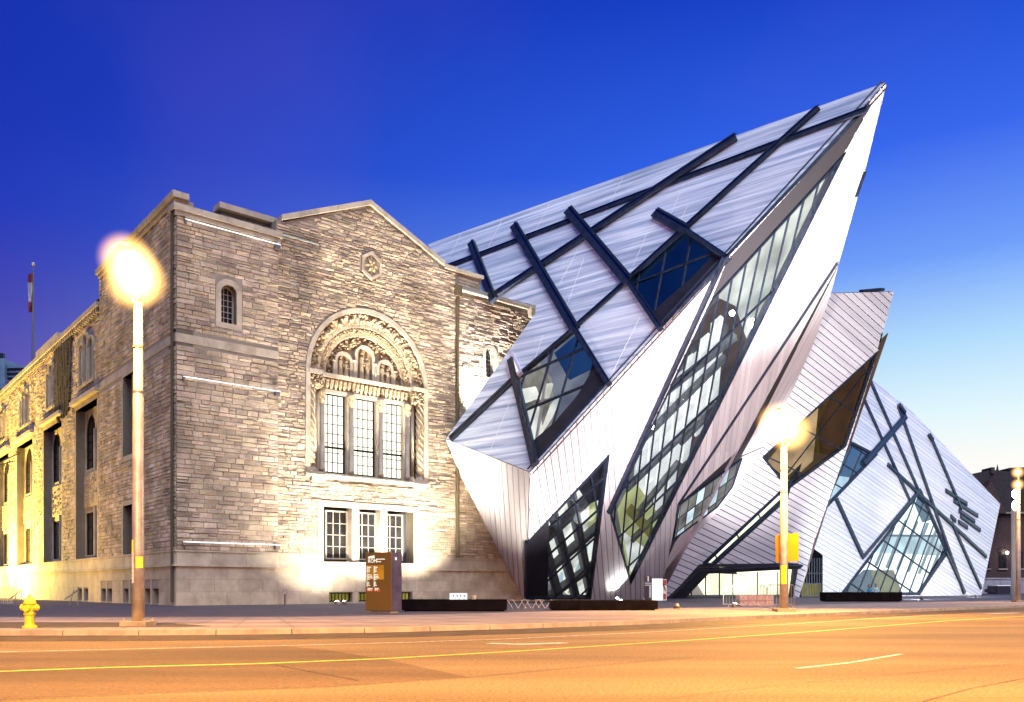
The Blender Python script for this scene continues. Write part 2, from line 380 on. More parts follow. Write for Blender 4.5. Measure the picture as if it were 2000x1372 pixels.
def bar(pl, p1, p2, wd, o0, o1, mb=None, ext=0):
    """a box beam lying on the plane between two photo points"""
    mb = mb or MB(); of = o1 if abs(o1) > abs(o0) or o0 < 0 else o0; a, b = Vector(pl.p2(*p1, of)), Vector(pl.p2(*p2, of)); e = (b-a).normalized(); n = Vector((-e.y, e.x))*wd/2
    a = a-e*ext; b = b+e*ext
    q = [a-n, b-n, b+n, a+n]
    mb.box8([pl(*p, o0) for p in q]+[pl(*p, o1) for p in q]); return mb
def clipbars(mb, pl, poly, d1, d2, spacing, wd, o0, o1, phase=0.0, dash=None):
    a, b = Vector(pl.p2(*d1)), Vector(pl.p2(*d2)); e = (b-a).normalized(); nn = Vector((-e.y, e.x))
    vals = [nn.dot(Vector(p)) for p in poly]; lo, hi = min(vals), max(vals); c = lo+spacing*(.5+phase); cs = []
    while c < hi:
        q = clip(clip(list(poly), nn.x, nn.y, c-wd/2), -nn.x, -nn.y, -(c+wd/2)); cs.append(c)
        if len(q) > 2: slab(mb, pl, q, [], o1, o0)
        c += spacing
    return nn, cs
def cells(poly, fams):
    out = [list(poly)]
    for nn, cs in fams:
        nx = []
        for p in out:
            cur = p
            for c in cs:
                lo = clip(cur, -nn.x, -nn.y, -c); cur = clip(cur, nn.x, nn.y, c)
                if len(lo) > 2: nx.append(lo)
                if len(cur) < 3: break
            if len(cur) > 2: nx.append(cur)
        out = nx
    return out
def area(p): return abs(sum(p[k][0]*p[(k+1) % len(p)][1]-p[(k+1) % len(p)][0]*p[k][1] for k in range(len(p))))/2
def glazing(parent, pl, px, fams, gm, edge=.22, proud=.12, depth=-3.0, room='room_white', reveal='black_panel', label=None, bars='dark_frame', roomscale=-.4, edgepx=None):
    """a window set in a tilted facet: frame, mullions, every pane, reveal and the room behind"""
    poly = pl.poly(px); win = bpy.data.objects.new('window', None); link(win, parent)
    if label: win['label'] = label
    win['_w'] = tuple(parent.location)
    mb = MB(); slab(mb, pl, inset(poly, -edge*.35), [inset(poly, edge*.65)], proud, -.15); mb.build('frame', bars, win)
    fs = []; mm = MB()
    for (d1, d2, sp, wd, ph) in fams: fs.append(clipbars(mm, pl, poly, d1, d2, sp, wd, -.12, .02, ph))
    if mm.v: mm.build('mullion', bars, win)
    for c in cells(poly, fs):
        if area(c) < .02: continue
        mp = MB(); slab(mp, pl, c, [], -.05, -.07); mp.build('pane', gm, win)
    mb = MB(); big = inset(poly, -.05); far_ = inset(pl.poly(px, depth), -.9)
    for k in range(len(big)):
        p, q = big[k], big[(k+1) % len(big)]; p2_, q2_ = far_[k], far_[(k+1) % len(big)]; mb.quad(pl(*p, -.3), pl(*p2_, depth), pl(*q2_, depth), pl(*q, -.3))
    mb.build('reveal', reveal, win)
    mb = MB(); slab(mb, pl, inset(pl.poly(px, depth), -.9), [], depth, depth-.1); mb.build('room_wall', room, win)
    del win['_w']
    return win, poly

# ==================================================================================================
#  GROUND
# ==================================================================================================
KERB = [(-900, 1228), (-300, 1231), (0, 1231.5), (300, 1231), (500, 1229.5), (750, 1226), (1000, 1220), (1250, 1212.5), (1500, 1202), (1750, 1192), (2000, 1182.5), (2300, 1174)]
kp = [gr(*p) for p in KERB]
kp.append(kp[-1]+(kp[-1]-kp[-2]).normalized()*260)
kp.insert(0, kp[0]+(kp[0]-kp[1]).normalized()*260)
def offs(pts, d, z):
    o = []
    for k, p in enumerate(pts):
        t = (pts[min(k+1, len(pts)-1)]-pts[max(k-1, 0)]).normalized(); o.append(Vector((p.x-t.y*d, p.y+t.x*d, z)))
    return o
mb = MB(); mb.quad((-900, -300, -.131), (900, -300, -.131), (900, 900, -.131), (-900, 900, -.131)); struct(mb.build('road', 'asphalt'))
a, b = offs(kp, .16, 0), offs(kp, 90, 0)
def strip(name, A, B, m, drop=None):
    mb = MB()
    for k in range(len(A)-1):
        mb.quad(A[k], A[k+1], B[k+1], B[k])
        if drop is not None: mb.quad(Vector((A[k].x, A[k].y, drop)), Vector((A[k+1].x, A[k+1].y, drop)), A[k+1], A[k])
    return struct(mb.build(name, m))
# sidewalk: a sheet out to the far blocks
FAR = [Vector((-900, 60, 0))]+[p+Vector((0, 0, 0)) for p in offs(kp, 24, 0)][1:-1]+[Vector((900, 420, 0))]
strip('sidewalk', a, offs(kp, 9.5, 0), 'concrete')
mbp = MB(); A_ = offs(kp, 9.5, -.004)
far = [Vector((p.x*1.0-0, max(p.y, 0)+320, -.004)) for p in A_]
for k in range(len(A_)-1): mbp.quad(A_[k], A_[k+1], far[k+1], far[k])
struct(mbp.build('plaza', 'plaza'))
gA, gB = offs(kp, 0, -.127), offs(kp, -2.3, -.127); strip('kerb_shade', gA, gB, 'kerb_shade')
# kerb stones, one by one where they can be told apart
kerb = bpy.data.objects.new('kerb', None); link(kerb); struct(kerb)
def along(pts, step, s0=0):
    out = []; acc = s0
    for k in range(len(pts)-1):
        seg = (pts[k+1]-pts[k]).length
        while acc <= seg: out.append(pts[k]+(pts[k+1]-pts[k])*(acc/seg)); acc += step
        acc -= seg
    return out
kpts = along(kp, 1.8); ki = 0
restk = MB()
for k in range(len(kpts)-1):
    p, q = kpts[k], kpts[k+1]; t = (q-p).normalized(); n = Vector((-t.y, t.x, 0)); g = t*.012
    c = p
    mbk = restk if not (abs(c.x) < 45 and 0 < c.y < 75) else MB()
    P = [p+g, q-g, q-g+n*.19, p+g+n*.19]; dz = Vector((0, 0, .006)); lo = Vector((0, 0, -.15)); tp = [P[0]+n*.02, P[1]+n*.02, P[2], P[3]]
    mbk.box8([x+lo for x in P]+[x+dz for x in tp])
    if mbk is not restk: mbk.build('kerb_stone', 'kerb', kerb)
restk.build('far_kerb_stones', 'kerb', kerb, kind='stuff')
# dark verge paving along the left of the kerb, sidewalk joints
verge = offs([gr(x, y) for x, y in ((-400, 1228), (0, 1227), (200, 1226), (330, 1225.5), (412, 1224))], .05, .004)
vt = [gr(x, y) for x, y in ((-400, 1215), (0, 1215.5), (200, 1216), (330, 1217.5), (412, 1223.5))]
mb = MB()
for k in range(len(verge)-1): mb.quad(verge[k], verge[k+1], Vector((vt[k+1].x, vt[k+1].y, .004)), Vector((vt[k].x, vt[k].y, .004)))
struct(mb.build('verge', 'soil'))
J = MB()
jp = along(offs(kp, .2, .005), 1.5)
for k, p in enumerate(jp):
    if abs(p.x) < 60 and 0 < p.y < 110:
        q = jp[min(k+1, len(jp)-1)]; t = (q-p).normalized() if q != p else Vector((1, 0, 0)); n = Vector((-t.y, t.x, 0))
        J.quad(p, p+t*.02, p+t*.02+n*9, p+n*9)
for d in (2.4, 4.8, 7.2):
    A2, B2 = offs(kp, d, .006), offs(kp, d+.02, .006)
    for k in range(len(A2)-1): J.quad(A2[k], A2[k+1], B2[k+1], B2[k])
o = J.build('sidewalk_joints', 'tar'); struct(o)
def mark(name, pts, wd, m, z=-.127, label=None):
    P = [gr(x, y, -.13) for x, y in pts]; P = [Vector((p.x, p.y, z)) for p in P]; A, B = offs(P, wd/2, z), offs(P, -wd/2, z); mb = MB()
    for k in range(len(P)-1): mb.quad(A[k], B[k], B[k+1], A[k+1])
    return struct(mb.build(name, m))
mark('lane_line_white', [(-600, 1283), (0, 1274), (300, 1267), (575, 1261), (800, 1255), (1000, 1248), (1250, 1236), (1500, 1222), (1700, 1209), (1840, 1201)], .10, 'paint_w')
mark('centre_line_yellow', [(-600, 1332), (0, 1312), (220, 1304), (500, 1297), (750, 1287), (1000, 1273), (1330, 1252), (1600, 1233), (1850, 1213), (2000, 1204), (2300, 1190)], .13, 'paint_y')
mark('lane_dash_white', [(1556, 1306), (1660, 1295), (1760, 1278)], .10, 'paint_w')
mark('lane_mark_white', [(955, 1257), (1020, 1259), (1105, 1256)], .30, 'paint_w')
mark('lane_mark_white_far', [(1930, 1199), (1990, 1197.5)], .5, 'paint_w')
mark('road_seam', [(-300, 1392), (0, 1369), (300, 1355), (640, 1343), (915, 1324), (1280, 1290), (1500, 1270), (1760, 1244), (2000, 1224)], .018, 'tar', z=-.122)
mark('road_seam_cross', [(535, 1299), (620, 1315), (700, 1330)], .018, 'tar', z=-.122)
mark('road_seam_near', [(1300, 1366), (1500, 1340), (1700, 1322), (2000, 1296)], .012, 'tar', z=-.122)
mark('road_seam_right', [(1800, 1372), (1900, 1345), (2000, 1326)], .014, 'tar', z=-.122)
mb = MB(); pp = [(-300, 1281), (0, 1276), (300, 1269), (560, 1263), (640, 1270), (760, 1290), (915, 1323), (640, 1342), (300, 1354), (0, 1368), (-300, 1390)]
P = [(gr(x, y, -.131).x, gr(x, y, -.131).y) for x, y in pp]
for t in tess(P, []): mb.quad(*[(x, y, -.1295) for x, y in t])
struct(mb.build('road_patch', 'patch'))

# ==================================================================================================
#  STONE MUSEUM
# ==================================================================================================
A0 = at(340, 1183, 50); A0.z = 0
EX = Vector((2000, FOC, 0)).normalized(); NF = Vector((EX.y, -EX.x, 0)); UP = Vector((0, 0, 1))
def FF(s, z, o=0): return A0 + EX*s + UP*z + NF*o              # street front: s along, o towards the street
LB = .32                                                        # the left block stands proud
A1 = A0 + NF*LB
def FS(t, z, o=0): return A1 - NF*t + UP*z - EX*o              # long side front
mus = root('stone_museum', tuple(A0), 'old rubble stone museum building with gable and carved arched window, beside the lamp post', 'building')
def arc(cx, cz, r, a0=0, a1=180, n=24): return [(cx+r*math.cos(R(a0+(a1-a0)*k/n)), cz+r*math.sin(R(a0+(a1-a0)*k/n))) for k in range(n+1)]
GC = 13.03
grand = [(8.6, 8.45), (17.46, 8.45)]+arc(GC, 15.2, 4.43)
low3 = [(9.55, 2.75), (16.55, 2.75), (16.55, 6.35), (9.55, 6.35)]
bas = [[(c-.85, .12), (c+.85, .12), (c+.85, .75), (c-.85, .75)] for c in (10.85, 13.05, 15.6)]
archR = [(23.1, 17.0), (24.0, 17.0)]+arc(23.55, 18.75, .45, n=10)
archL = [(2.65, 16.95), (3.6, 16.95)]+arc(3.125, 18.8, .475, n=10)
# walls
mb = MB(); slab(mb, FF, [(6.3, 0), (20.2, 0), (20.2, 24.2), (19.1, 24.3), (GC, 27.0), (6.85, 24.2), (6.3, 24.2)], [grand, low3]+bas, 0, -1.0); mb.build('wall', 'mortar', mus)
mb = MB(); slab(mb, FF, [(20.2, 0), (28.6, 0), (28.6, 22.9), (20.2, 22.9)], [archR], -.05, -1.0); slab(mb, FF, [(20.2, 22.9), (22.6, 22.9), (22.6, 24.2), (20.2, 24.2)], [], -.05, -1.0); mb.build('wall', 'mortar', mus)
mb = MB(); slab(mb, FF, [(0, 0), (6.3, 0), (6.3, 22.9), (0, 22.9)], [archL], LB, -1.0); mb.build('wall', 'mortar', mus)
BAYS = [(16.9, 23.0), (27.6, 34.2), (38.7, 45.8), (50, 57)]
sholes = [[(6.9, 9.8), (10.2, 9.8), (10.2, 15.1), (6.9, 15.1)], [(6.9, 2.7), (10.2, 2.7), (10.2, 6.5), (6.9, 6.5)]]
for a_, b_ in BAYS: sholes.append([(a_, 3.3), (b_, 3.3), (b_, 14.9), (a_, 14.9)])
tri = []
for c in (19.9, 31.0, 42.2, 53.5):
    for d in (-1.35, 0, 1.35): tri.append([(c+d-.55, 16.6), (c+d+.55, 16.6)]+arc(c+d, 19.2+(.5 if d == 0 else 0), .55, n=8))
sbas = []
for c in (3.6, 5.2, 8.0, 9.6, 13.4, 14.9, 20, 21.8): sbas.append([(c-.6, .1), (c+.6, .1), (c+.6, 1.0), (c-.6, 1.0)])
mb = MB(); slab(mb, FS, [(0, 0), (16, 0), (16, 23.6), (0, 23.6)], sholes[:2]+[x for x in sbas if x[1][0] < 15.9], 0, -1.0)
slab(mb, FS, [(16, 0), (90, 0), (90, 21.4), (16, 21.4)], sholes[2:]+tri+[x for x in sbas if x[0][0] > 16], -.1, -1.1); mb.build('wall', 'mortar', mus)
# gable body above the blocks, roofs and back
mb = MB()
mb.fbox(FF, 3.06, 22.5, 6.85, 24.2, -7, -.9)
for (s0, s1, z) in ((3.1, 6.9, 24.1),): pass
mb.box8([FF(6.3, 20, -1), FF(20.2, 20, -1), FF(20.2, 20, -30), FF(6.3, 20, -30), FF(6.3, 24, -1), FF(20.2, 24, -1), FF(20.2, 24, -30), FF(6.3, 24, -30)])
mb.quad(FF(6.3, 24, -.5), FF(GC, 26.9, -.5), FF(GC, 26.9, -30), FF(6.3, 24, -30)); mb.quad(FF(GC, 26.9, -.5), FF(20.2, 24, -.5), FF(20.2, 24, -30), FF(GC, 26.9, -30))
mb.quad(FF(0.5, 22.6, -.3), FF(28.6, 22.6, -.3), FF(28.6, 22.6, -30), FF(.5, 22.6, -30)); mb.quad(FS(16, 21, -.5), FS(90, 21, -.5), FS(90, 21, -18), FS(16, 21, -18))
mb.quad(FS(90, 0, 0), FS(90, 21, 0), FS(90, 21, -18), FS(90, 0, -18)); mb.quad(FF(28.6, 0, 0), FF(28.6, 0, -30), FF(28.6, 22.6, -30), FF(28.6, 22.6, 0))
mb.quad(FS(16, 20, 0), FS(16, 20, -18), FS(16, 23.6, -18), FS(16, 23.6, 0))
mb.build('roof', 'roofing', mus)

# --- rubble stones
def inpoly(p, x, z):
    c = False
    for k in range(len(p)):
        (x0, z0), (x1, z1) = p[k], p[k-1]
        if (z0 > z) != (z1 > z) and x < (x1-x0)*(z-z0)/(z1-z0)+x0: c = not c
    return c
def spans(p, z):
    xs = []
    for k in range(len(p)):
        (x0, z0), (x1, z1) = p[k], p[(k+1) % len(p)]
        if (z0 > z) != (z1 > z): xs.append(x0+(x1-x0)*(z-z0)/(z1-z0))
    xs.sort(); return [(xs[i], xs[i+1]) for i in range(0, len(xs)-1, 2)]
stones = []
def courses(fr, outline, holes, h0, h1, l0, l1, o, pr=(.02, .09), zlim=None, smooth=False):
    z = min(p[1] for p in outline); zt = max(p[1] for p in outline)
    while z < zt-.05:
        h = random.uniform(h0, h1); z1 = min(z+h, zt); free = []
        for a_, b_ in spans(outline, (z+z1)/2):
            segs = [(a_, b_)]
            for hl in holes:
                for zz in (z+.02, (z+z1)/2, z1-.02):
                    for c, d in spans(hl, zz):
                        segs = [y for x in segs for y in (((x[0], min(x[1], c)), (max(x[0], d), x[1])) if c < x[1] and d > x[0] else (x,)) if y[1]-y[0] > .02]
            free += segs
        for a_, b_ in free:
            s = a_
            while s < b_-.02:
                l = random.uniform(l0, l1)*(1.5 if random.random() < .12 else 1); e = s+l
                if b_-e < l0*.6: e = b_
                if h > .30 and random.random() < .22 and not smooth:   # split into two thin ones
                    zm = z+(z1-z)*random.uniform(.4, .6); stones.append((fr, s, e, z, zm, o, pr)); stones.append((fr, s, e, zm, z1, o, pr))
                else: stones.append((fr, s, e, z, z1, o, pr))
                s = e
        z = z1
def rect(a, b, c, d): return [(a, b), (c, b), (c, d), (a, d)]
trimL = rect(2.3, 16.6, 3.95, 19.6); gr_tr = [(8.25, 8.2), (17.8, 8.2)]+arc(GC, 15.2, 4.75)
courses(FF, [(6.32, 3.25), (20.2, 3.25), (20.2, 24.1), (19.1, 24.1), (GC, 26.75), (6.85, 24.0), (6.32, 24.0)],
        [gr_tr, rect(9.15, 2, 16.95, 6.75), [(GC+.9*math.cos(R(30+60*k)), 22.9+1.0*math.sin(R(30+60*k))) for k in range(6)]], .15, .27, .3, .95, 0)
courses(FF, rect(20.5, 3.25, 28.5, 22.7), [rect(22.8, 16.75, 24.3, 19.5)], .15, .27, .3, .95, -.05)
courses(FF, rect(20.5, 22.95, 22.4, 23.95), [], .2, .33, .4, 1.1, -.05)
courses(FF, rect(.02, 3.25, 6.28, 22.6), [rect(2.3, 16.65, 3.95, 19.6), rect(-1, 15.3, 7, 15.85)], .20, .36, .4, 1.15, LB, (.01, .05))
courses(FF, rect(3.1, 23.2, 6.8, 24.0), [], .2, .3, .4, 1, -.9)
courses(FS, rect(.02, 3.25, 15.98, 23.2), [rect(6.6, 9.4, 10.5, 15.5), rect(6.6, 2.7, 10.5, 6.9), rect(-1, 15.3, 17, 15.85)], .20, .36, .4, 1.15, 0, (.01, .05))
courses(FS, rect(16.02, 3.25, 80, 21.1), [rect(a_-.4, 3.2, b_+.4, 15.6) for a_, b_ in BAYS]+[rect(c-2.2, 16.7, c+2.2, 20.4) for c in (19.9, 31.0, 42.2, 53.5)], .24, .40, .45, 1.3, -.1, (.01, .07))
def stone_mesh(mb, s):
    fr, a_, b_, z0, z1, o, pr = s; g = .014; a_ += g; b_ -= g; z0 += g; z1 -= g
    if b_-a_ < .04 or z1-z0 < .04: return
    p = random.uniform(*pr); i = .018; j = lambda: random.uniform(-.012, .018); ra = random.uniform(-.02, .02)
    B = [fr(a_, z0, o), fr(b_, z0, o), fr(b_, z1, o), fr(a_, z1, o)]
    F = [fr(a_+i, z0+i, o+p+j()-ra), fr(b_-i, z0+i, o+p+j()-ra), fr(b_-i, z1-i, o+p+j()+ra), fr(a_+i, z1-i, o+p+j()+ra)]
    k = len(mb.v); mb.v += B+F
    mb.f += [(k+4, k+5, k+6, k+7), (k, k+1, k+5, k+4), (k+1, k+2, k+6, k+5), (k+2, k+3, k+7, k+6), (k+3, k, k+4, k+7)]
def ssize(s):
    fr, a_, b_, z0, z1, o, pr = s; c = fr((a_+b_)/2, (z0+z1)/2, 0)
    f = NF if fr is FF else -EX
    v = (c-Vector((0, 0, 1))); return (b_-a_)*(z1-z0)*abs(v.normalized().dot(f))/v.y**2 if -0.62 < v.x/v.y < .62 else 0
stones.sort(key=ssize, reverse=True)
for s in stones[:292]:
    mb = MB(); stone_mesh(mb, s)
    if mb.v: mb.build('stone', 'stone', mus)
mb = MB()
for s in stones[292:]: stone_mesh(mb, s)
mb.build('rubble_stonework', 'stone', mus, kind='stuff')
# --- smooth base of large ashlar blocks, ledges and bands
def ashlars(fr, s0, s1, zs, o, ln, holes=(), pr=.03):
    for r in range(len(zs)-1):
        z0, z1 = zs[r], zs[r+1]; s = s0-(ln*.5 if r % 2 else 0)
        while s < s1:
            a_, b_ = max(s, s0), min(s+ln, s1); s += ln
            parts = [(a_, b_)]
            for h in holes:
                if h[0][1] < z1-.02 and h[2][1] > z0+.02:
                    c, d = h[0][0], h[1][0]; parts = [y for x in parts for y in (((x[0], min(x[1], c)), (max(x[0], d), x[1])) if c < x[1] and d > x[0] else (x,)) if y[1]-y[0] > .03]
            for a2, b2 in parts:
                m2_ = MB(); g = .006; m2_.fbox(fr, a2+g, z0+g, b2-g, z1-g, o, o+pr+random.uniform(0, .008)); m2_.build('ashlar_block', 'ashlar', mus)
bh = [rect(h[0][0]-.05, h[0][1], h[1][0]+.05, h[2][1]+.05) for h in bas]
ashlars(FF, .0, 6.3, [0, .8, 1.55, 2.3], LB, 1.5)
ashlars(FF, 6.33, 28.5, [0, .8, 1.55, 2.3], 0, 1.6, bh)
ashlars(FS, .0, 16, [0, .8, 1.55, 2.3], 0, 1.9, [rect(h[0][0]-.05, h[0][1], h[1][0]+.05, h[2][1]+.05) for h in sbas])
ashlars(FS, 16, 60, [0, 1.1, 2.3], -.1, 3.0, [rect(h[0][0]-.05, h[0][1], h[1][0]+.05, h[2][1]+.05) for h in sbas])
lh = [rect(9.5, 2.2, 16.6, 3.4)]
ashlars(FF, .0, 6.3, [2.42, 3.15], LB, 2.1, pr=.06); ashlars(FF, 6.33, 28.5, [2.42, 3.15], 0, 2.1, lh, pr=.06)
ashlars(FS, .0, 16, [2.42, 3.15], 0, 2.4, pr=.06); ashlars(FS, 16, 60, [2.42, 3.15], -.1, 3.5, [], pr=.06)
def band(fr, s0, s1, z0, z1, o0, o1, name='string_course', m='ashlar', seg=1.6):
    s = s0
    while s < s1-.01:
        e = min(s+seg, s1)
        if s1-e < .4: e = s1
        mb = MB(); mb.fbox(fr, s+.004, z0, e-.004, z1, o0, o1+random.uniform(0, .004)); mb.build(name, m, mus); s = e
band(FF, -.18, 6.3, 2.3, 2.42, LB, LB+.16, 'ledge', seg=2.1); band(FF, 6.33, 28.5, 2.3, 2.42, 0, .16, 'ledge', seg=2.1); band(FF, -.1, 6.3, 3.15, 3.25, LB, LB+.11, 'ledge', seg=2.1)
band(FF, 6.33, 9.3, 3.15, 3.25, 0, .11, 'ledge', seg=2.1); band(FF, 16.8, 28.5, 3.15, 3.25, 0, .11, 'ledge', seg=2.1)
band(FS, 0, 16, 2.3, 2.42, 0, .16, 'ledge', seg=3); band(FS, 16, 60, 2.3, 2.42, -.1, .06, 'ledge', seg=4); band(FS, 0, 16, 3.15, 3.25, 0, .1, 'ledge', seg=3); band(FS, 16, 60, 3.15, 3.25, -.1, .01, 'ledge', seg=4)
band(FF, 0, 6.3, 15.32, 15.82, LB, LB+.04); band(FS, 0, 16, 15.32, 15.82, 0, .04)
# parapets and copings
band(FF, -.2, 6.5, 22.9, 23.25, -.5, LB+.24, 'coping_stone'); band(FF, -.1, 6.4, 22.62, 22.9, LB-.1, LB+.12, 'cornice_block')
band(FF, 2.9, 6.9, 24.2, 24.55, -1.6, -.55, 'coping_stone'); band(FF, 20.2, 22.75, 24.2, 24.45, -.6, .2, 'coping_stone')
band(FF, 20.45, 28.8, 22.9, 23.2, -.6, .2, 'coping_stone'); band(FF, 27.3, 29.0, 22.3, 23.35, -.2, .42, 'coping_stone')
band(FS, -.2, 16.2, 23.6, 23.95, -.7, .25, 'coping_stone', seg=2.2); band(FS, 0, 16, 23.3, 23.6, -.3, .13, 'cornice_block', seg=2.2)
band(FS, 16.2, 80, 21.4, 21.75, -.7, .2, 'coping_stone', seg=3.2); band(FS, 28, 36, 21.75, 22.2, -.7, .2, 'coping_stone', seg=2.5)
mb = MB()
for k in range(110):                                           # dentil corbels under the long eaves
    t = 16.5+k*.58; mb.fbox(FS, t, 21.05, t+.28, 21.39, -.1, .12)
mb.build('dentil_row', 'ashlar', mus, kind='stuff')
mb = MB()
for k in range(52):
    s = 7.2+k*.22
for sd, (a_, za, b_, zb) in enumerate(((6.6, 24.2, GC, 27.0), (GC, 27.0, 19.2, 24.35))):
    n = 5
    for k in range(n):
        s0, s1 = a_+(b_-a_)*k/n, a_+(b_-a_)*(k+1)/n; z0, z1 = za+(zb-za)*k/n, za+(zb-za)*(k+1)/n
        mb = MB(); mb.box8([FF(s0, z0, -.6), FF(s1-.01, z1, -.6), FF(s1-.01, z1, .2), FF(s0, z0, .2), FF(s0, z0+.34, -.6), FF(s1-.01, z1+.34, -.6), FF(s1-.01, z1+.34, .2), FF(s0, z0+.34, .2)]); mb.build('coping_stone', 'ashlar', mus)
band(FF, 19.2, 20.3, 24.2, 24.5, -.6, .2, 'coping_stone')
mb = MB(); mb.fbox(FF, 20.2, 22.9, 23.4, 22.98+.0, .2, .3); mb.fbox(FF, 6.32, 23.3, 9.2, 23.36, 0, .12); mb.fbox(FF, 20.3, 23.2, 27.2, 23.25, -.6, .22); mb.build('flashing', 'copper', mus)
mb = MB(); mb.tube([FF(20.36, 3.3, .12), FF(20.36, 23.1, .12)], .12, 10); mb.fbox(FF, 20.1, 22.4, 20.62, 23.2, 0, .32); mb.build('downpipe', 'ivy', mus)
mb = MB(); mb.tube([FS(.35, .2, .1), FS(.35, 23, .1)], .1, 8); mb.build('downpipe', 'ivy', mus)
for (s0, s1, z) in ((.45, 6.35, 22.45), (.35, 6.35, 13.3), (.35, 6.35, 3.72)):      # thin lit rails
    mb = MB(); mb.tube([FF(s0, z, LB+.2), FF(s1, z, LB+.2)], .03, 6); mb.build('light_rail', 'tube_w', mus)
    mb = MB(); mb.fbox(FF, s0, z-.22, s0+.1, z+.05, LB+.03, LB+.22); mb.build('rail_bracket', 'fitting', mus); mb = MB(); mb.fbox(FF, s1-.35, z-.3, s1-.05, z-.04, LB, LB+.25); mb.build('rail_bracket', 'fitting', mus)

# --- windows of the stone building
def win(fr, s0, z0, s1, z1, o, nc, nr, pane, frame='win_frame', arch=0, bar_w=.035, each=True, fw=.09, parent=None):
    W = bpy.data.objects.new('window', None); link(W, parent or mus); W['_w'] = tuple(mus.location)
    outer = [(s0, z0), (s1, z0)]+(arc((s0+s1)/2, z1, (s1-s0)/2, n=10) if arch else [(s1, z1), (s0, z1)])
    r = (s1-s0)/2-fw
    inner = [(s0+fw, z0+fw), (s1-fw, z0+fw)]+(arc((s0+s1)/2, z1, r, n=10) if arch else [(s1-fw, z1-fw), (s0+fw, z1-fw)])
    mb = MB(); slab(mb, fr, outer, [inner], o+.06, o-.08); mb.build('frame', frame, W)
    xs = [s0+fw+(s1-s0-2*fw)*k/nc for k in range(nc+1)]; zt = z1-fw+(0 if not arch else fw); zs = [z0+fw+(zt-z0-fw)*k/nr for k in range(nr+1)]
    mb = MB()
    for x in xs[1:-1]: mb.fbox(fr, x-bar_w/2, z0+fw, x+bar_w/2, zt+(r*.9 if arch else 0), o-.02, o+.03)
    for z in zs[1:-1]+([z1] if arch else []): mb.fbox(fr, s0+fw, z-bar_w/2, s1-fw, z+bar_w/2, o-.018, o+.034)
    if mb.v: mb.build('muntin', frame, W)
    if each:
        for i in range(nc):
            for j in range(nr):
                mb = MB(); mb.fbox(fr, xs[i], zs[j], xs[i+1], zs[j+1], o-.05, o-.03); mb.build('pane', pane, W)
        if arch: mb = MB(); slab(mb, fr, arc((s0+s1)/2, z1, r+.02, n=10), [], o-.03, o-.05); mb.build('pane', pane, W)
    else:
        mb = MB(); slab(mb, fr, inset(inner, -.02) if not arch else inner, [], o-.03, o-.05); mb.build('pane', pane, W)
    del W['_w']; return W
def lining(fr, poly, o0, o1, m='ashlar', name='window_surround', extra=0, outw=.3, proud=.04):
    mb = MB(); slab(mb, fr, inset(poly, -outw) if not extra else extra, [poly], proud+o0, o0-.02); 
    big = poly
    for k in range(len(big)):
        p, q = big[k], big[(k+1) % len(big)]; mb.quad(fr(*p, o0+proud), fr(*p, o1), fr(*q, o1), fr(*q, o0+proud))
    return mb.build(name, m, mus)
lining(FF, archL, LB, LB-.6, extra=[(2.32, 16.65), (3.93, 16.65)]+arc(3.125, 18.8, .8, n=12))
win(FF, 2.65, 16.95, 3.6, 18.8, LB-.5, 3, 5, 'win_dark', 'win_frame_light', arch=1, each=False)
lining(FF, archR, -.05, -.6, extra=[(22.85, 16.75), (24.25, 16.75)]+arc(23.55, 18.75, .7, n=12))
win(FF, 23.1, 17.0, 24.0, 18.75, -.5, 3, 5, 'win_dark', 'win_frame_light', arch=1, each=False)
for h in bas:
    win(FF, h[0][0], .12, h[1][0], .75, -.35, 6, 1, 'win_yellow' if h is bas[0] else 'win_yellow', 'win_frame', each=False, bar_w=.05)
# lower triple window with stone mullions
lining(FF, low3, 0, -.75, outw=.4, proud=.09)
for k, c in enumerate((10.85, 13.05, 15.25)):
    win(FF, c-.82, 2.95, c+.82, 6.2, -.62, 3, 4, 'win_dark', 'win_frame_light', bar_w=.04)
for c in (11.95, 14.15):
    mb = MB(); mb.fbox(FF, c-.27, 2.76, c+.27, 6.34, -.75, .02); mb.build('stone_mullion', 'ashlar', mus)
mb = MB(); mb.fbox(FF, 9.45, 2.6, 16.65, 2.76, -.7, .2); mb.build('window_sill', 'ashlar', mus)
mb = MB(); mb.fbox(FF, 9.5, 2.7, 16.6, 6.4, -.95, -.9); mb.build('room_wall', 'joint', mus)
mb = MB(); mb.fbox(FF, 9.8, 0, 16.6, .9, -.95, -.9); mb.build('room_wall', 'joint', mus)
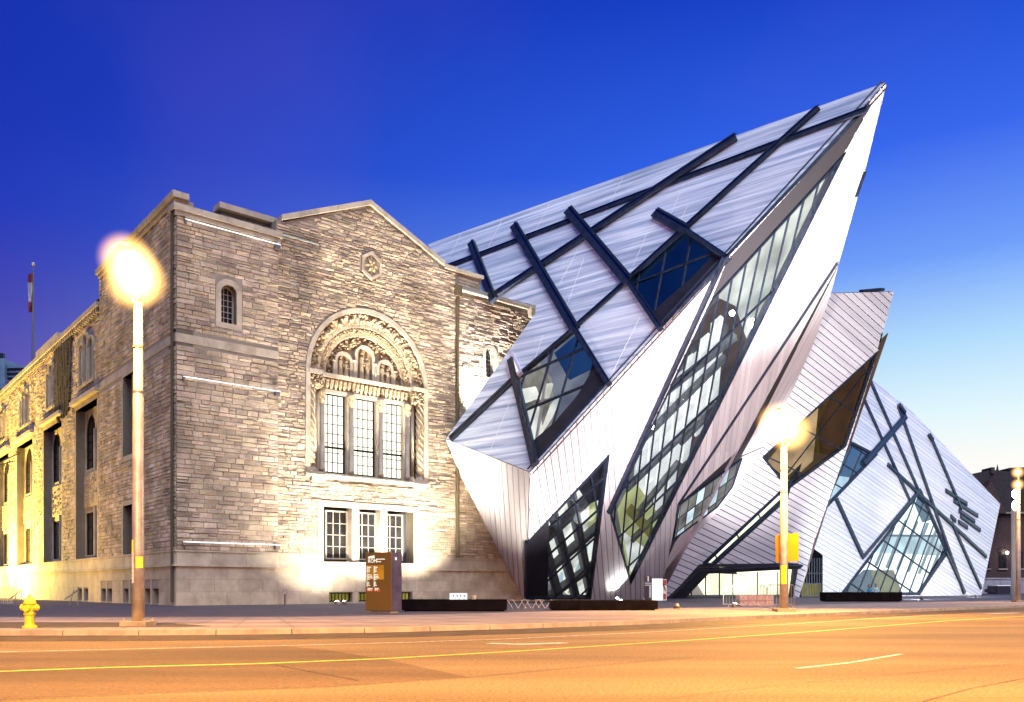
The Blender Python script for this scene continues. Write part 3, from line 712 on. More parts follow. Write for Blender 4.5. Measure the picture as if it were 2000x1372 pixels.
# --- the grand arched window
RC = -1.05
mb = MB(); slab(mb, FF, [(8.25, 8.2), (17.8, 8.2)]+arc(GC, 15.2, 4.72, n=32), [[(8.62, 8.3+.15), (17.44, 8.45)]+arc(GC, 15.2, 4.41, n=32)], .08, -.05); mb.build('arch_surround', 'ashlar', mus)
def vouss(r0, r1, n, o0, o1, name, m, a0=0, a1=180):
    for k in range(n):
        b0, b1 = R(a0+(a1-a0)*(k+.03)/n), R(a0+(a1-a0)*(k+.97)/n); bm_ = (b0+b1)/2
        q = lambda r, b: (GC+r*math.cos(b), 15.2+r*math.sin(b))
        pts = [q(r0, b0), q(r0, b1), q(r1, b1), q(r1, b0)]
        mb = MB(); slab(mb, FF, pts, [], o1, o0, back=False); mb.build(name, m, mus)
def leaves(rr, n, o, size, name='carved_foliage', a0=0, a1=180, jit=.3, m='carved'):
    mb = MB()
    for k in range(n):
        b = R(a0+(a1-a0)*(k+.5)/n); r = rr+random.uniform(-jit, jit)*.5
        c = FF(GC+r*math.cos(b), 15.2+r*math.sin(b), o); sz = size*random.uniform(.7, 1.3)
        rad = FF(GC+(r+sz)*math.cos(b+random.uniform(-.05, .05)), 15.2+(r+sz)*math.sin(b), o+.02); 
        mb.tube([c-(rad-c)*.9+NF*.0, c+NF*sz*.6, rad], [sz*.12, sz*.5, sz*.08], 5)
    return mb.build(name, m, mus)
vouss(3.75, 4.42, 26, -.6, -.28, 'voussoir', 'carved'); leaves(4.1, 120, -.26, .22, jit=.5)
vouss(3.55, 3.74, 20, -.7, -.36, 'arch_moulding', 'ashlar')
vouss(3.12, 3.54, 22, -.85, -.52, 'voussoir', 'carved'); leaves(3.35, 150, -.50, .09, jit=.25)
vouss(2.98, 3.11, 16, -.95, -.62, 'arch_moulding', 'ashlar')
ty = arc(GC, 15.2, 3.0, n=24)
mb = MB(); slab(mb, FF, ty, [], RC+.1, RC-.2); mb.build('tympanum', 'carved', mus)
# niches with robed figures
for c, h, wd in ((GC, 1.75, .78), (GC-1.62, 1.15, .68), (GC+1.62, 1.15, .68)):
    ou = [(c-wd, 15.25), (c+wd, 15.25)]+arc(c, 15.2+h-.1, wd, n=14); inn = [(c-wd+.2, 15.27), (c+wd-.2, 15.27)]+arc(c, 15.2+h-.1, wd-.2, n=14)
    mb = MB(); slab(mb, FF, ou, [inn], RC+.45, RC+.1); mb.build('niche_arch', 'ashlar', mus)
    for sx, sc_ in ((-.18, 1), (.24, .82)):
        hh = (h+.15)*sc_; mb = MB()
        mb.tube([FF(c+sx, 15.25, RC+.28), FF(c+sx*1.1, 15.25+hh*.45, RC+.30), FF(c+sx, 15.25+hh*.78, RC+.28), FF(c+sx, 15.25+hh*.86, RC+.26)], [.20, .15, .17, .06], 9)
        mb.ball(FF(c+sx, 15.25+hh*.95, RC+.28), .11); mb.tube([FF(c+sx, 15.25+hh*.7, RC+.4), FF(c+sx+.16, 15.25+hh*.55, RC+.46), FF(c+sx+.05, 15.25+hh*.5, RC+.5)], .05, 6)
        mb.build('carved_figure', 'carved', mus)
for c in (GC-2.35, GC-.82, GC+.82, GC+2.35):
    mb = MB(); hh = .9 if abs(c-GC) > 1.5 else 1.15
    mb.tube([FF(c, 15.25, RC+.42), FF(c, 15.35, RC+.42), FF(c, 15.4, RC+.42), FF(c, 15.2+hh, RC+.42), FF(c, 15.3+hh, RC+.42)], [.15, .15, .10, .09, .17], 9); mb.build('niche_column', 'ashlar', mus)
mb = MB()
for k in range(110):
    a_ = random.uniform(5, 175); r = random.uniform(2.3, 2.92); x, z = GC+r*math.cos(R(a_)), 15.2+r*math.sin(R(a_))
    if z > 16.2 or abs(x-GC) > 2.4: mb.tube([FF(x-.1, z-.08, RC+.15), FF(x, z, RC+.34), FF(x+random.uniform(-.15, .15), z+.14, RC+.2)], [.03, .09, .02], 5)
mb.build('carved_foliage', 'carved', mus)
# frieze
mb = MB(); mb.fbox(FF, 9.6, 14.98, 16.5, 15.22, RC-.2, RC+.75); mb.build('frieze_ledge', 'ashlar', mus)
mb = MB(); mb.fbox(FF, 9.6, 14.2, 16.5, 14.98, RC-.2, RC+.42); mb.build('frieze', 'carved', mus)
for k in range(21):
    s = 9.78+k*.325; mb = MB(); mb.tube([FF(s, 14.25, RC+.48), FF(s, 14.5, RC+.56), FF(s, 14.8, RC+.6), FF(s, 14.95, RC+.5)], [.06, .14, .12, .05], 7); mb.ball(FF(s+.13, 14.85, RC+.55), .07); mb.build('frieze_carving', 'carved', mus)
mb = MB(); mb.fbox(FF, 9.6, 13.98, 16.5, 14.2, RC-.2, RC+.55); mb.build('frieze_ledge', 'ashlar', mus)
# jambs: capitals, columns, twisted shafts
for sd in (-1, 1):
    c0 = GC+sd*3.93
    mb = MB(); mb.fbox(FF, min(c0-sd*.45, c0+sd*.6), 14.95, max(c0-sd*.45, c0+sd*.6), 15.22, -.9, .14); mb.build('impost', 'ashlar', mus)
    mb = MB(); mb.fbox(FF, min(c0-sd*.40, c0+sd*.52), 14.1, max(c0-sd*.40, c0+sd*.52), 14.95, -.8, -.12)
    for k in range(34):
        x = c0+random.uniform(-.42, .5); z = random.uniform(14.1, 14.9); mb.tube([FF(x-.06, z-.1, -.15), FF(x, z, .04), FF(x+.07, z+.12, -.06)], [.03, .09, .03], 5)
    mb.build('carved_capital', 'carved', mus)
    for (dx, r, oo, tw) in ((.30, .24, -.25, 1), (-.12, .14, -.55, 0)):
        pts = []; rr = []
        x = c0+sd*dx
        mb = MB(); mb.tube([FF(x, 8.9, oo), FF(x, 14.1, oo)], r, 14)
        if tw:
            for st in range(4):
                P_ = [FF(x+(r+.01)*math.cos(q*.42+st*math.pi/2), 8.9+q*.13, oo+(r+.01)*math.sin(q*.42+st*math.pi/2)) for q in range(41)]
                mb.tube(P_, .055, 5)
        mb.build('column_shaft', 'carved' if tw else 'ashlar', mus, smooth=True)
        mb = MB(); mb.tube([FF(x, 8.6, oo), FF(x, 8.75, oo), FF(x, 8.82, oo), FF(x, 8.95, oo)], [r*1.5, r*1.5, r*1.2, r*1.05], 12); mb.build('column_base', 'ashlar', mus)
    mb = MB(); mb.fbox(FF, min(c0+sd*.55, c0-sd*.55), 8.44, max(c0+sd*.55, c0-sd*.55)+.0, 8.6, -1.0, .2); mb.fbox(FF, c0-.5, 7.95, c0+.5, 8.4, 0, .3); mb.build('corbel_block', 'ashlar', mus)
mb = MB(); mb.fbox(FF, 8.2, 8.24, 17.86, 8.44, -1.0, .26); mb.build('window_sill', 'ashlar', mus)
mb = MB(); mb.box8([FF(9.6, 8.44, -1.0), FF(16.4, 8.44, -1.0), FF(16.4, 8.44, .1), FF(9.6, 8.44, .1), FF(9.6, 8.75, -1.0), FF(16.4, 8.75, -1.0), FF(16.4, 8.47, .1), FF(9.6, 8.47, .1)]); mb.build('sloping_sill', 'ashlar', mus)
for k, c in enumerate((10.72, 13.03, 15.34)):
    win(FF, c-.86, 8.72, c+.86, 13.98, RC+.15, 4, 8, 'win_lit', 'win_frame', bar_w=.045, fw=.08)
    mb = MB(); mb.fbox(FF, c-.84, 10.35, c+.84, 10.47, RC+.2, RC+.3); mb.build('balustrade_rail', 'win_frame', mus)
for c in (9.7, 11.875, 14.185, 16.36):
    mb = MB(); mb.fbox(FF, c-.27, 8.6, c+.27, 13.98, RC-.2, RC+.5); mb.build('stone_mullion', 'ashlar', mus)
    mb = MB(); mb.tube([FF(c, 8.75, RC+.62), FF(c, 8.95, RC+.62), FF(c, 9.0, RC+.62), FF(c, 13.2, RC+.62)], [.2, .2, .13, .12], 10); mb.build('colonnette', 'ashlar', mus, smooth=True)
    mb = MB(); mb.tube([FF(c, 13.15, RC+.62), FF(c, 13.5, RC+.62), FF(c, 13.85, RC+.62), FF(c, 13.98, RC+.62)], [.13, .2, .28, .28], 8)
    for q in range(8): mb.ball(FF(c+.2*math.cos(q*.8), 13.35+.07*q, RC+.62+.2*abs(math.sin(q*.8))), .07, n=6, m=4)
    mb.build('carved_capital', 'carved', mus)
mb = MB(); mb.fbox(FF, 8.6, 8.3, 17.4, 15.2, RC-.5, RC-.4); mb.build('room_wall', 'joint', mus)
# hexagonal medallion
hx_ = lambda r: [(GC+.1+r*math.cos(R(30+60*k)), 22.9+r*1.12*math.sin(R(30+60*k))) for k in range(6)]
mb = MB(); slab(mb, FF, hx_(.88), [hx_(.68)], .16, 0); mb.build('medallion_frame', 'ashlar', mus)
mb = MB(); slab(mb, FF, hx_(.68), [], .05, 0)
for k in range(6): mb.tube([FF(GC+.1, 22.9, .06), FF(GC+.1+.3*math.cos(R(60*k)), 22.9+.3*math.sin(R(60*k)), .14), FF(GC+.1+.5*math.cos(R(60*k)), 22.9+.5*math.sin(R(60*k)), .07)], [.05, .11, .03], 6)
mb.build('carved_medallion', 'carved', mus)
# --- long side windows
for q in range(2):
    h = sholes[q]; lining(FS, h, 0, -.6, outw=.35); (s0, z0), (s1, z1) = h[0], h[2]
    win(FS, s0+.25, z0+.1, (s0+s1)/2-.15, z1-.1, -.5, 2, 5 if q == 0 else 3, 'win_yellow' if q == 0 else 'win_dark', 'win_frame', each=False)
    win(FS, (s0+s1)/2+.15, z0+.1, s1-.25, z1-.1, -.5, 2, 5 if q == 0 else 3, 'win_dark', 'win_frame', each=False)
    mb = MB(); mb.fbox(FS, (s0+s1)/2-.15, z0, (s0+s1)/2+.15, z1, -.6, -.1); mb.build('stone_mullion', 'ashlar', mus)
    mb = MB(); mb.fbox(FS, s0-.2, z0-.1, s1+.2, z1+.2, -.8, -.75); mb.build('room_wall', 'joint', mus)
for bi, (a_, b_) in enumerate(BAYS):
    h = rect(a_, 3.3, b_, 14.9); lining(FS, h, -.1, -1.0, outw=.35)
    mb = MB(); mb.fbox(FS, a_-.6, 15.3, b_+.6, 15.6, -.1, .3); mb.build('hood_mould', 'ashlar', mus)
    m_ = (a_+b_)/2; w2 = (b_-a_)/2
    z0u, z0l = 10.3, 3.6; rr = w2/2-.13
    holes_ = []
    for c in (a_+w2/2, b_-w2/2):
        holes_ += [[(c-rr, z0u), (c+rr, z0u)]+arc(c, 13.3-.2, rr, n=10), rect(c-rr, z0l, c+rr, 6.9)]
    mb = MB(); slab(mb, FS, h, holes_, -.75, -1.05); mb.build('bay_screen', 'ashlar', mus)
    for c in (a_+w2/2, b_-w2/2):
        win(FS, c-rr, z0u, c+rr, 13.1, -.9, 2, 4, 'win_dark', 'win_frame', arch=1, each=False, parent=mus)
        win(FS, c-rr, z0l, c+rr, 6.9, -.9, 2, 3, 'win_dark', 'win_frame', each=False)
    mb = MB(); mb.fbox(FS, a_+.3, 7.3, b_-.3, 9.9, -.75, -.6)
    for k in range(70): mb.ball(FS(random.uniform(a_+.5, b_-.5), random.uniform(7.5, 9.7), -.61), .11, n=6, m=4)
    mb.build('carved_panel', 'carved', mus)
    mb = MB(); mb.tube([FS(m_, 3.5, -.68), FS(m_, 13.2, -.68)], .11, 8); mb.build('column_shaft', 'ashlar', mus)
    mb = MB(); mb.fbox(FS, a_, 3.1, b_, 15, -1.3, -1.25); mb.build('room_wall', 'joint', mus)
for k, h in enumerate(tri):
    c = (h[0][0]+h[1][0])/2; zt = 19.2+(.5 if k % 3 == 1 else 0)
    win(FS, c-.55, 16.6, c+.55, zt, -.7, 2, 4, 'win_dark', 'win_frame', arch=1, each=False)
    mb = MB(); slab(mb, FS, [(c-.67, 16.4), (c+.67, 16.4)]+arc(c, zt, .67, n=10), [h], .02+.06*(k % 3 == 1), -.12); mb.build('window_surround', 'ashlar', mus)
    if k % 3: mb = MB(); mb.tube([FS(c-.675, 17, .04), FS(c-.675, 19, .04), FS(c-.675, 19.2, .04)], [.11, .09, .17], 8); mb.build('colonnette', 'ashlar', mus)
for h in sbas:
    mb = MB(); mb.fbox(FS, h[0][0], .1, h[1][0], 1.0, -.4, -.35); mb.build('basement_window', 'win_dark', mus)
# bare creeper stems on the wing
mb = MB()
for k in range(26):
    t = 24.5+random.uniform(0, 5.2); z0 = random.uniform(14.5, 18); pts = []; x = t
    for q in range(7): pts.append(FS(x, z0+(21-z0)*q/6, .02)); x += random.uniform(-.35, .35)
    mb.tube(pts, .10, 5)
for k in range(170):
    t = 24.6+random.choice((0, .9, 2.2, 3.1, 4.6))+random.gauss(0, .22); z = random.uniform(15.5, 21.2); mb.ball(FS(t, z, .05), random.uniform(.05, .13), n=5, m=3)
o = mb.build('wall_creeper', 'ivy'); o['label'] = 'bare brown creeper climbing the side wall between upper windows'; o['category'] = 'creeper'

# ==================================================================================================
#  CRYSTAL WINGS
# ==================================================================================================
# --- the great prow
Cc = at(1035, 922, 55.5); Bb = at(872, 858, 61.8); Pp = at(1730, 163, 50.0); G0 = at(1027, 1175, 67.2); G0.z = 0
PR = Pl(Cc, Bb, Pp); PF = Pl(Cc, G0, Pp); PE = Pl(Cc, Bb, G0)
cry = root('crystal_wing', tuple(G0), 'great aluminium clad crystal wing whose pointed prow rises highest over the street', 'building', 'crystal wings of the museum')
E_bl = None
y_ = 66.5
def plane_ground(pl, px):   # point on plane with z=0 in image column px
    u = (px-CX)/FOC; n = pl.n; y = (n.dot(pl.o))/(n.x*u+n.y); return Vector((u*y, y, 0))
e0 = plane_ground(PE, 998); f1 = plane_ground(PF, 1288)
def v2(pl, v): v = v-pl.o; return (v.dot(pl.ex), v.dot(pl.ey))
W8 = [(1120, 642), (1187, 748), (1042, 907), (1001, 742)]
W7 = [(1335, 445), (1420, 502), (1290, 642), (1225, 547)]
R_out = PR.poly([(872, 858), (1035, 922), (1730, 163), (836, 478), (888, 556), (945, 572), (1048, 598), (1046, 614)])
R_holes = [inset(PR.poly(W8), .05), inset(PR.poly(W7), .05)]
mb = MB(); slab(mb, PR, R_out, R_holes, 0, -.35); mb.build('facet', 'joint', cry)
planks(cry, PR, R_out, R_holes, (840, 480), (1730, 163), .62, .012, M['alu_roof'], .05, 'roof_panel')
# fine pale seams across the sloping planks
for s in [((1216, 347), (1180, 420)), ((1330, 372), (1300, 440)), ((1073, 397), (1040, 462)), ((1128, 488), (1090, 560)), ((1140, 505), (1095, 630)), ((1250, 618), (1190, 740)), ((1060, 655), (1045, 700)), ((1000, 775), (955, 885)), ((900, 458), (876, 505)), ((980, 430), (952, 485)), ((1345, 398), (1318, 452)), ((1265, 452), (1236, 520))]:
    bar(PR, s[0], s[1], .035, .05, .065).build('seam', 'white', cry)
BR = [((1692, 212), (870, 521), .46, .16), ((1436, 264), (960, 577), .58, .30), ((1597, 208), (1220, 549), .42, .22), ((1226, 545), (1122, 637), .38, .2), ((1004, 738), (878, 857), .55, .2),
      ((918, 472), (962, 585), .62, .36), ((1002, 438), (1121, 641), .70, .36), ((1108, 408), (1226, 548), .78, .36), ((1278, 413), (1338, 447), .72, .3),
      ((995, 700), (1042, 905), .48, .4), ((1225, 548), (1288, 640), .34, .4), ((1121, 641), (1187, 748), .34, .4), ((1336, 446), (1419, 502), .26, .4)]
for p, q, wd, pr in BR:
    o = bar(PR, p, q, wd, .055, pr+random.uniform(0, .02)); o.build('skylight_bar', 'dark_frame', cry)
    mb = MB(); bar(PR, (p[0]+2, p[1]-4), (q[0]+2, q[1]-4), wd*.18, pr+.021, pr+.05, mb); mb.build('glazing_strip', 'glass_blue', cry)
# windows in the upper facet
glazing(cry, PR, W8, [((1120, 642), (1042, 907), 1.9, .09, 0), ((1001, 742), (1187, 660), 3.1, .13, 0)], M['glass'], depth=-3.2, room='room_dim', reveal='black_panel', label='tilted diamond window low on the sloping roof facet')
glazing(cry, PR, W7, [((1335, 445), (1300, 640), 1.7, .09, 0), ((1225, 547), (1420, 470), 3.0, .12, 0)], M['glass_blue'], depth=-2.2, room='room_blue', reveal='black_panel', label='tilted diamond window high on the sloping roof facet')
def pslab(pl, px, o0, o1, name, m, parent, ins=0):
    mb = MB(); slab(mb, pl, inset(pl.poly(px, o0), ins) if ins else pl.poly(px, o0), [], o0, o1); return mb.build(name, m, parent)
pslab(PR, [(1187, 748), (1042, 907), (1040, 862), (1083, 825), (1128, 772), (1163, 712), (1172, 722)], .03, -.1, 'shading_panel', 'black_panel', cry)
pslab(PR, [(1420, 502), (1290, 642), (1272, 612), (1312, 576), (1345, 548), (1392, 500), (1378, 474)], .03, -.1, 'shading_panel', 'black_panel', cry)
for q, m in (([(1020, 800), (1050, 790), (1060, 850), (1045, 880)], 'room_white'), ([(1075, 790), (1098, 765), (1075, 815), (1055, 845)], 'room_white'), ([(1020, 760), (1045, 755), (1052, 775), (1024, 785)], 'room_white'), ([(1058, 752), (1078, 748), (1070, 775), (1052, 778)], 'room_white'), ([(1082, 690), (1125, 655), (1160, 715), (1110, 740)], 'room_blue')):
    pslab(PR, q, -2.9, -3.1, 'lit_wall', m, cry)
pslab(PR, [(985, 712), (1000, 686), (1018, 726), (1000, 742)], .3, .0, 'dormer_frame', 'soffit', cry); pslab(PR, [(998, 712), (1003, 704), (1012, 724), (1003, 732)], .33, .3, 'dormer_pane', 'room_white', cry)
# --- front facet (leans over the street)
S1 = (1637, 515)
W1 = [(1187, 890), (1028, 1060), (1027, 1168), (1152, 1168)]
W2 = [(1646, 303), (1387, 588), (1191, 1003), (1231, 1139)]
SOF = [(1702, 203), (1416, 516), (1387, 588), (1646, 303)]
SL = [(1637, 515), (1622, 553), (1312, 1052), (1328, 968)]
F_out = [v2(PF, Cc), v2(PF, G0), v2(PF, f1)]+PF.poly([(1312, 1052), (1324, 985), (1440, 880), (1637, 515), (1688, 335)])+[v2(PF, Pp)]
F_holes = [inset(PF.poly(W1), .04), inset(PF.poly(W2), .04)]
mb = MB(); slab(mb, PF, F_out, F_holes, 0, -.35); mb.build('facet', 'joint', cry)
Fp_holes = [PF.poly([(1187, 890), (1028, 1060), (1027, 1168), (1152, 1168)]), PF.poly(W2), PF.poly(SOF)]
planks(cry, PF, F_out, Fp_holes, (1100, 1170), (1060, 930), .56, .07, M['alu'], .05)
pslab(PF, SOF, -.02, -.3, 'soffit_panel', 'soffit', cry)
bar(PF, (1419, 505), (1191, 1004), .26, .05, .32).build('window_fin', 'dark_frame', cry)
bar(PF, (1700, 206), (1419, 505), .10, .04, .22).build('window_fin', 'dark_frame', cry)
glazing(cry, PF, W2, [((1410, 640), (1440, 480), 1.05, .045, 0), ((1387, 700), (1500, 590), 5.4, .08, 0)], M['glass'], edge=.16, depth=-3.5, room='room_dim', reveal='beam', label='long diagonal strip of glass rising towards the tip of the prow')
glazing(cry, PF, W1, [((1070, 1040), (1105, 1168), 1.7, .08, 0), ((1070, 1130), (1180, 1030), 3.0, .10, 0)], M['glass'], edge=.2, depth=-2.8, room='room_pale', reveal='black_panel', label='pointed wedge window at the foot of the front facet')
pslab(PF, [(1030, 1060), (1072, 1016), (1070, 1168), (1027, 1168)], .02, -.1, 'dark_corner_panel', 'black_panel', cry)
pslab(PF, [(1187, 890), (1128, 952), (1150, 985), (1176, 975), (1182, 925)], -.9, -1.0, 'dark_corner_panel', 'black_panel', cry)
# inside the wedge window
for q, m in (([(1072, 1050), (1100, 1030), (1085, 1110)], 'room_white'), ([(1108, 1075), (1128, 1055), (1120, 1110), (1105, 1125)], 'room_white'), ([(1125, 1120), (1150, 1060), (1140, 1130)], 'room_cool'), ([(1075, 1160), (1100, 1120), (1098, 1165)], 'room_cool'), ([(1155, 975), (1178, 1000), (1150, 1060)], 'room_green'), ([(1105, 1000), (1118, 985), (1108, 1035)], 'room_white'), ([(1110, 1160), (1128, 1140), (1130, 1165)], 'room_green')):
    pslab(PF, q, -2.4, -2.6, 'lit_wall', m, cry)
for a_, b_ in (((1082, 1000), (1131, 1180)), ((1119, 965), (1160, 1180)), ((1060, 1040), (1098, 1180)), ((1060, 1132), (1185, 1022)), ((1060, 1182), (1175, 1100)), ((1050, 1075), (1175, 960))):
    bar(PF, a_, b_, .62, -1.7, -1.1).build('inner_beam', 'beam', cry)
# inside the long strip: white lattice below, brown hall, reflected sky above put in as a glowing wall
pslab(PF, [(1425, 575), (1370, 620), (1310, 760), (1300, 850), (1400, 900), (1480, 700), (1460, 640)], -2.9, -3.1, 'hall_wall', 'room_brown', cry)
pslab(PF, [(1640, 318), (1400, 580), (1440, 600), (1470, 690), (1560, 480)], -2.6, -2.8, 'lit_wall', 'room_white', cry)  # glowing wall standing in for sky reflected in the upper glass
pslab(PF, [(1210, 1000), (1240, 940), (1290, 1010), (1262, 1070), (1232, 1130)], -2.0, -2.3, 'lit_wall', 'room_green', cry)
pslab(PF, [(1218, 1040), (1258, 1070), (1235, 1122)], -1.7, -1.9, 'lit_wall', 'room_white', cry)
pslab(PF, [(1235, 985), (1285, 1040), (1278, 1062), (1222, 1002)], -1.5, -1.6, 'lit_wall', 'room_olive', cry)
for k in range(7):
    x = 1250+k*24; y0 = 900-k*34
    pslab(PF, [(x, y0-60), (x+19, y0-76), (x+6, y0+105), (x-13, y0+115)], -2.4, -2.7, 'slanting_column', 'beam_white', cry)
for k in range(6):
    x = 1262+k*27; y0 = 1010-k*52
    pslab(PF, [(x, y0-60), (x+15, y0-74), (x+4, y0+40), (x-11, y0+52)], -2.2, -2.5, 'slanting_column', 'beam_white', cry)
for k in range(4):
    pslab(PF, [(1330+k*26, 700-k*18), (1345+k*26, 690-k*18), (1322+k*26, 800-k*18), (1306+k*26, 815-k*18)], -2.6, -2.9, 'slanting_column', 'room_dim', cry)
for a_, b_ in (((1225, 960), (1400, 790)), ((1245, 1010), (1330, 905)), ((1240, 880), (1420, 700)), ((1290, 780), (1440, 660)), ((1235, 1060), (1345, 950)), ((1330, 870), (1430, 770))):
    bar(PF, a_, b_, .5, -1.9, -1.5).build('inner_beam', 'beam', cry)
mb = MB()
for k in range(260):                                            # dark blobs standing for trees reflected in the upper glass
    t = random.random(); px = 1425+150*t+random.uniform(-35, 35); py = 640-165*t+random.uniform(-70, 55)
    if (py < 1139+(px-1231)*(303-1139)/(1646-1231)+25): continue
    c = PF.hit(px, py, -2.3); mb.ball(c, random.uniform(.10, .26), n=5, m=3)
mb.build('reflected_foliage', 'hair', cry, kind='stuff')
for p in ((1430, 612), (1468, 632), (1275, 834)):               # lamps inside
    mb = MB(); mb.ball(PF.hit(*p, -1.0), .35 if p[0] == 1468 else .2); mb.build('inner_lamp', 'lamp_white', cry)
# --- left facet
E_out = [v2(PE, Cc), v2(PE, Bb), v2(PE, e0), v2(PE, G0)]
mb = MB(); slab(mb, PE, E_out, [], 0, -.35); mb.build('facet', 'joint', cry)
planks(cry, PE, E_out, [], (1027, 1170), (1015, 930), .56, .075, M['alu'], .05)
# --- slot glass and inner facet between the prow and the entrance crystal
s1v, s2v = PF.hit(1637, 515), PF.hit(1312, 1052)
q3 = at(1430, 965, (PF.hit(1430, 965).y)+2.2)
PG = Pl(s1v-Vector((0, -.3, 0)), s2v-Vector((0, -.3, 0)), q3)
G_px = [(1637, 513), (1622, 575), (1590, 668), (1545, 768), (1490, 872), (1430, 968), (1352, 1052), (1290, 1125), (1312, 1050), (1325, 985), (1445, 880)]
Gp = PG.poly(G_px); mb = MB(); slab(mb, PG, Gp, [], -.02, -.35); mb.build('facet', 'joint', cry)
planks(cry, PG, PG.poly([(1637, 520), (1622, 575), (1590, 668), (1545, 768), (1490, 872), (1448, 890), (1470, 850)]), [], (1600, 640), (1470, 880), .34, .012, M['alu'], .02)
planks(cry, PG, PG.poly([(1448, 893), (1488, 876), (1430, 968), (1352, 1052), (1290, 1125), (1318, 1060)]), [], (1488, 876), (1300, 1100), .4, .02, M['alu'], .01)
SW = [(1448, 895), (1430, 950), (1400, 990), (1313, 1054), (1324, 985)]
swp = PG.poly(SW)
mb = MB(); slab(mb, PG, inset(swp, -.02), [inset(swp, .16)], .14, 0); mb.build('window_frame', 'dark_frame', cry)
mm = MB(); fam = [clipbars(mm, PG, swp, (1340, 1040), (1350, 975), 1.0, .05, .03, .1), clipbars(mm, PG, swp, (1320, 1020), (1440, 930), 2.2, .08, .03, .1)]; mm.build('mullion', 'dark_frame', cry)
for k, c in enumerate(cells(swp, fam)):
    if area(c) > .03: mb = MB(); slab(mb, PG, c, [], .05, .03); mb.build('pane', 'room_dim' if k % 3 else 'room_cool', cry)  # stripes reflected in this glass put in as glowing pane colours
bar(PF, (1637, 515), (1328, 985), .16, .05, .2).build('window_fin', 'dark_frame', cry)
bar(PF, (1437, 262), (1437, 262.1), .01, 0, .01) 
mb = MB(); bar(PF, (1690, 336), (1673, 385), .3, -.5, .1, mb); mb.build('edge_fin', 'dark_frame', cry)
# hidden back of the wing, so that it is a closed volume
hull = [Pp, Cc, G0, f1, PR.hit(1100, 500), PF.hit(1688, 335), PF.hit(1637, 515), PF.hit(1312, 1052), at(1250, 600, 92), at(1200, 1155, 92), at(1100, 700, 88), at(1420, 420, 72)]
bmh = bmesh.new(); vs = [bmh.verts.new(v) for v in hull]; r_ = bmesh.ops.convex_hull(bmh, input=vs)
def onp(f, pl, e=.06): return all(abs((v.co-pl.o).dot(pl.n)) < e for v in f.verts)
dele = [f for f in bmh.faces if onp(f, PR) or onp(f, PF) or onp(f, PE)]
bmesh.ops.delete(bmh, geom=dele, context='FACES')
bmh.verts.ensure_lookup_table()
me = bpy.data.meshes.new('rear_cladding')
for v in bmh.verts: v.co -= G0
bmh.to_mesh(me); bmh.free(); me.materials.append(M['soffit']); o = bpy.data.objects.new('rear_cladding', me); link(o, cry)

# --- entrance crystal
PH = Pl(at(1305, 1170.5, 86), at(1560, 1168, 97), at(1745, 570, 86))
h0 = plane_ground(PH, 1308); h1 = plane_ground(PH, 1560)
ent = root('crystal_wing', tuple(h0), 'striped middle crystal wing with the lit street entrance at its foot', 'building', 'crystal wings of the museum')
W4 = [(1712, 688), (1650, 872), (1538, 955), (1489, 893)]
SLOT = [(1545, 940), (1536, 972), (1392, 1104), (1374, 1102)]
PORT = [(1368, 1108), (1553, 1103), (1545, 1168), (1316, 1169)]
H_out = PH.poly([(1600, 574), (1745, 570), (1714, 688), (1655, 872), (1588, 1062)])+[v2(PH, h1), v2(PH, h0)]+PH.poly([(1260, 1120), (1400, 900)])
mb = MB(); slab(mb, PH, H_out, [inset(PH.poly(q), .06) for q in (W4, SLOT, PORT)], 0, -.35); mb.build('facet', 'joint', ent)
Hs = [PH.poly(W4), PH.poly([(1545, 938), (1538, 976), (1392, 1108), (1370, 1100)]), PH.poly([(1365, 1102), (1560, 1100), (1548, 1168.5), (1304, 1169.5)])]
planks(ent, PH, H_out, Hs, (1410, 940), (1520, 1000), .60, .085, M['alu'], .05)
glazing(ent, PH, W4, [((1570, 820), (1660, 870), 4.0, .12, 0), ((1500, 900), (1640, 720), 9, .05, 0)], M['glass_brown'], edge=.2, depth=-4, room='room_olive', reveal='room_brown', label='bronze glazed corner window of the middle crystal behind the street lamp')
pslab(PH, [(1500, 905), (1600, 780), (1588, 900), (1545, 940)], -3.2, -3.4, 'lit_wall', 'room_white', ent)
pslab(PH, [(1712, 690), (1640, 740), (1600, 830), (1605, 900), (1650, 870)], -2.2, -2.4, 'brown_wall', 'room_brown', ent)
glazing(ent, PH, SLOT, [((1440, 1000), (1460, 1040), 3.2, .12, 0)], M['glass'], edge=.3, depth=-1.6, room='room_warm', reveal='black_panel', label='narrow slanting slot window above the entrance')
# portal
mb = MB(); slab(mb, PH, PH.poly([(1360, 1112), (1564, 1102), (1556, 1109), (1378, 1118), (1330, 1169), (1300, 1170)]), [], .45, -.2); mb.build('portal_frame', 'black_panel', ent)
pslab(PH, [(1360, 1110), (1570, 1105), (1560, 1175), (1310, 1175)], -3.4, -3.6, 'foyer_wall', 'room_warm', ent)
for x in (1345, 1351, 1379, 1406, 1432, 1480, 1520):
    yb = 1168; yt = 1118 if x > 1372 else 1118+(1372-x)*1.1
    bar(PH, (x, yt), (x, yb), .10, -.6, -.5).build('door_frame', 'dark_frame', ent)
bar(PH, (1330, 1166), (1545, 1165), .25, -.7, -.5).build('door_threshold', 'beam', ent)
for x0, x1 in ((1353, 1378), (1381, 1405), (1408, 1431), (1434, 1479), (1482, 1519)):
    pslab(PH, [(x0, 1120), (x1, 1120), (x1, 1166), (x0, 1166)], -.52, -.56, 'door_pane', 'glass', ent)
bar(PH, (1378, 1118), (1440, 1121), .15, -.7, -.4).build('foyer_beam', 'beam', ent)
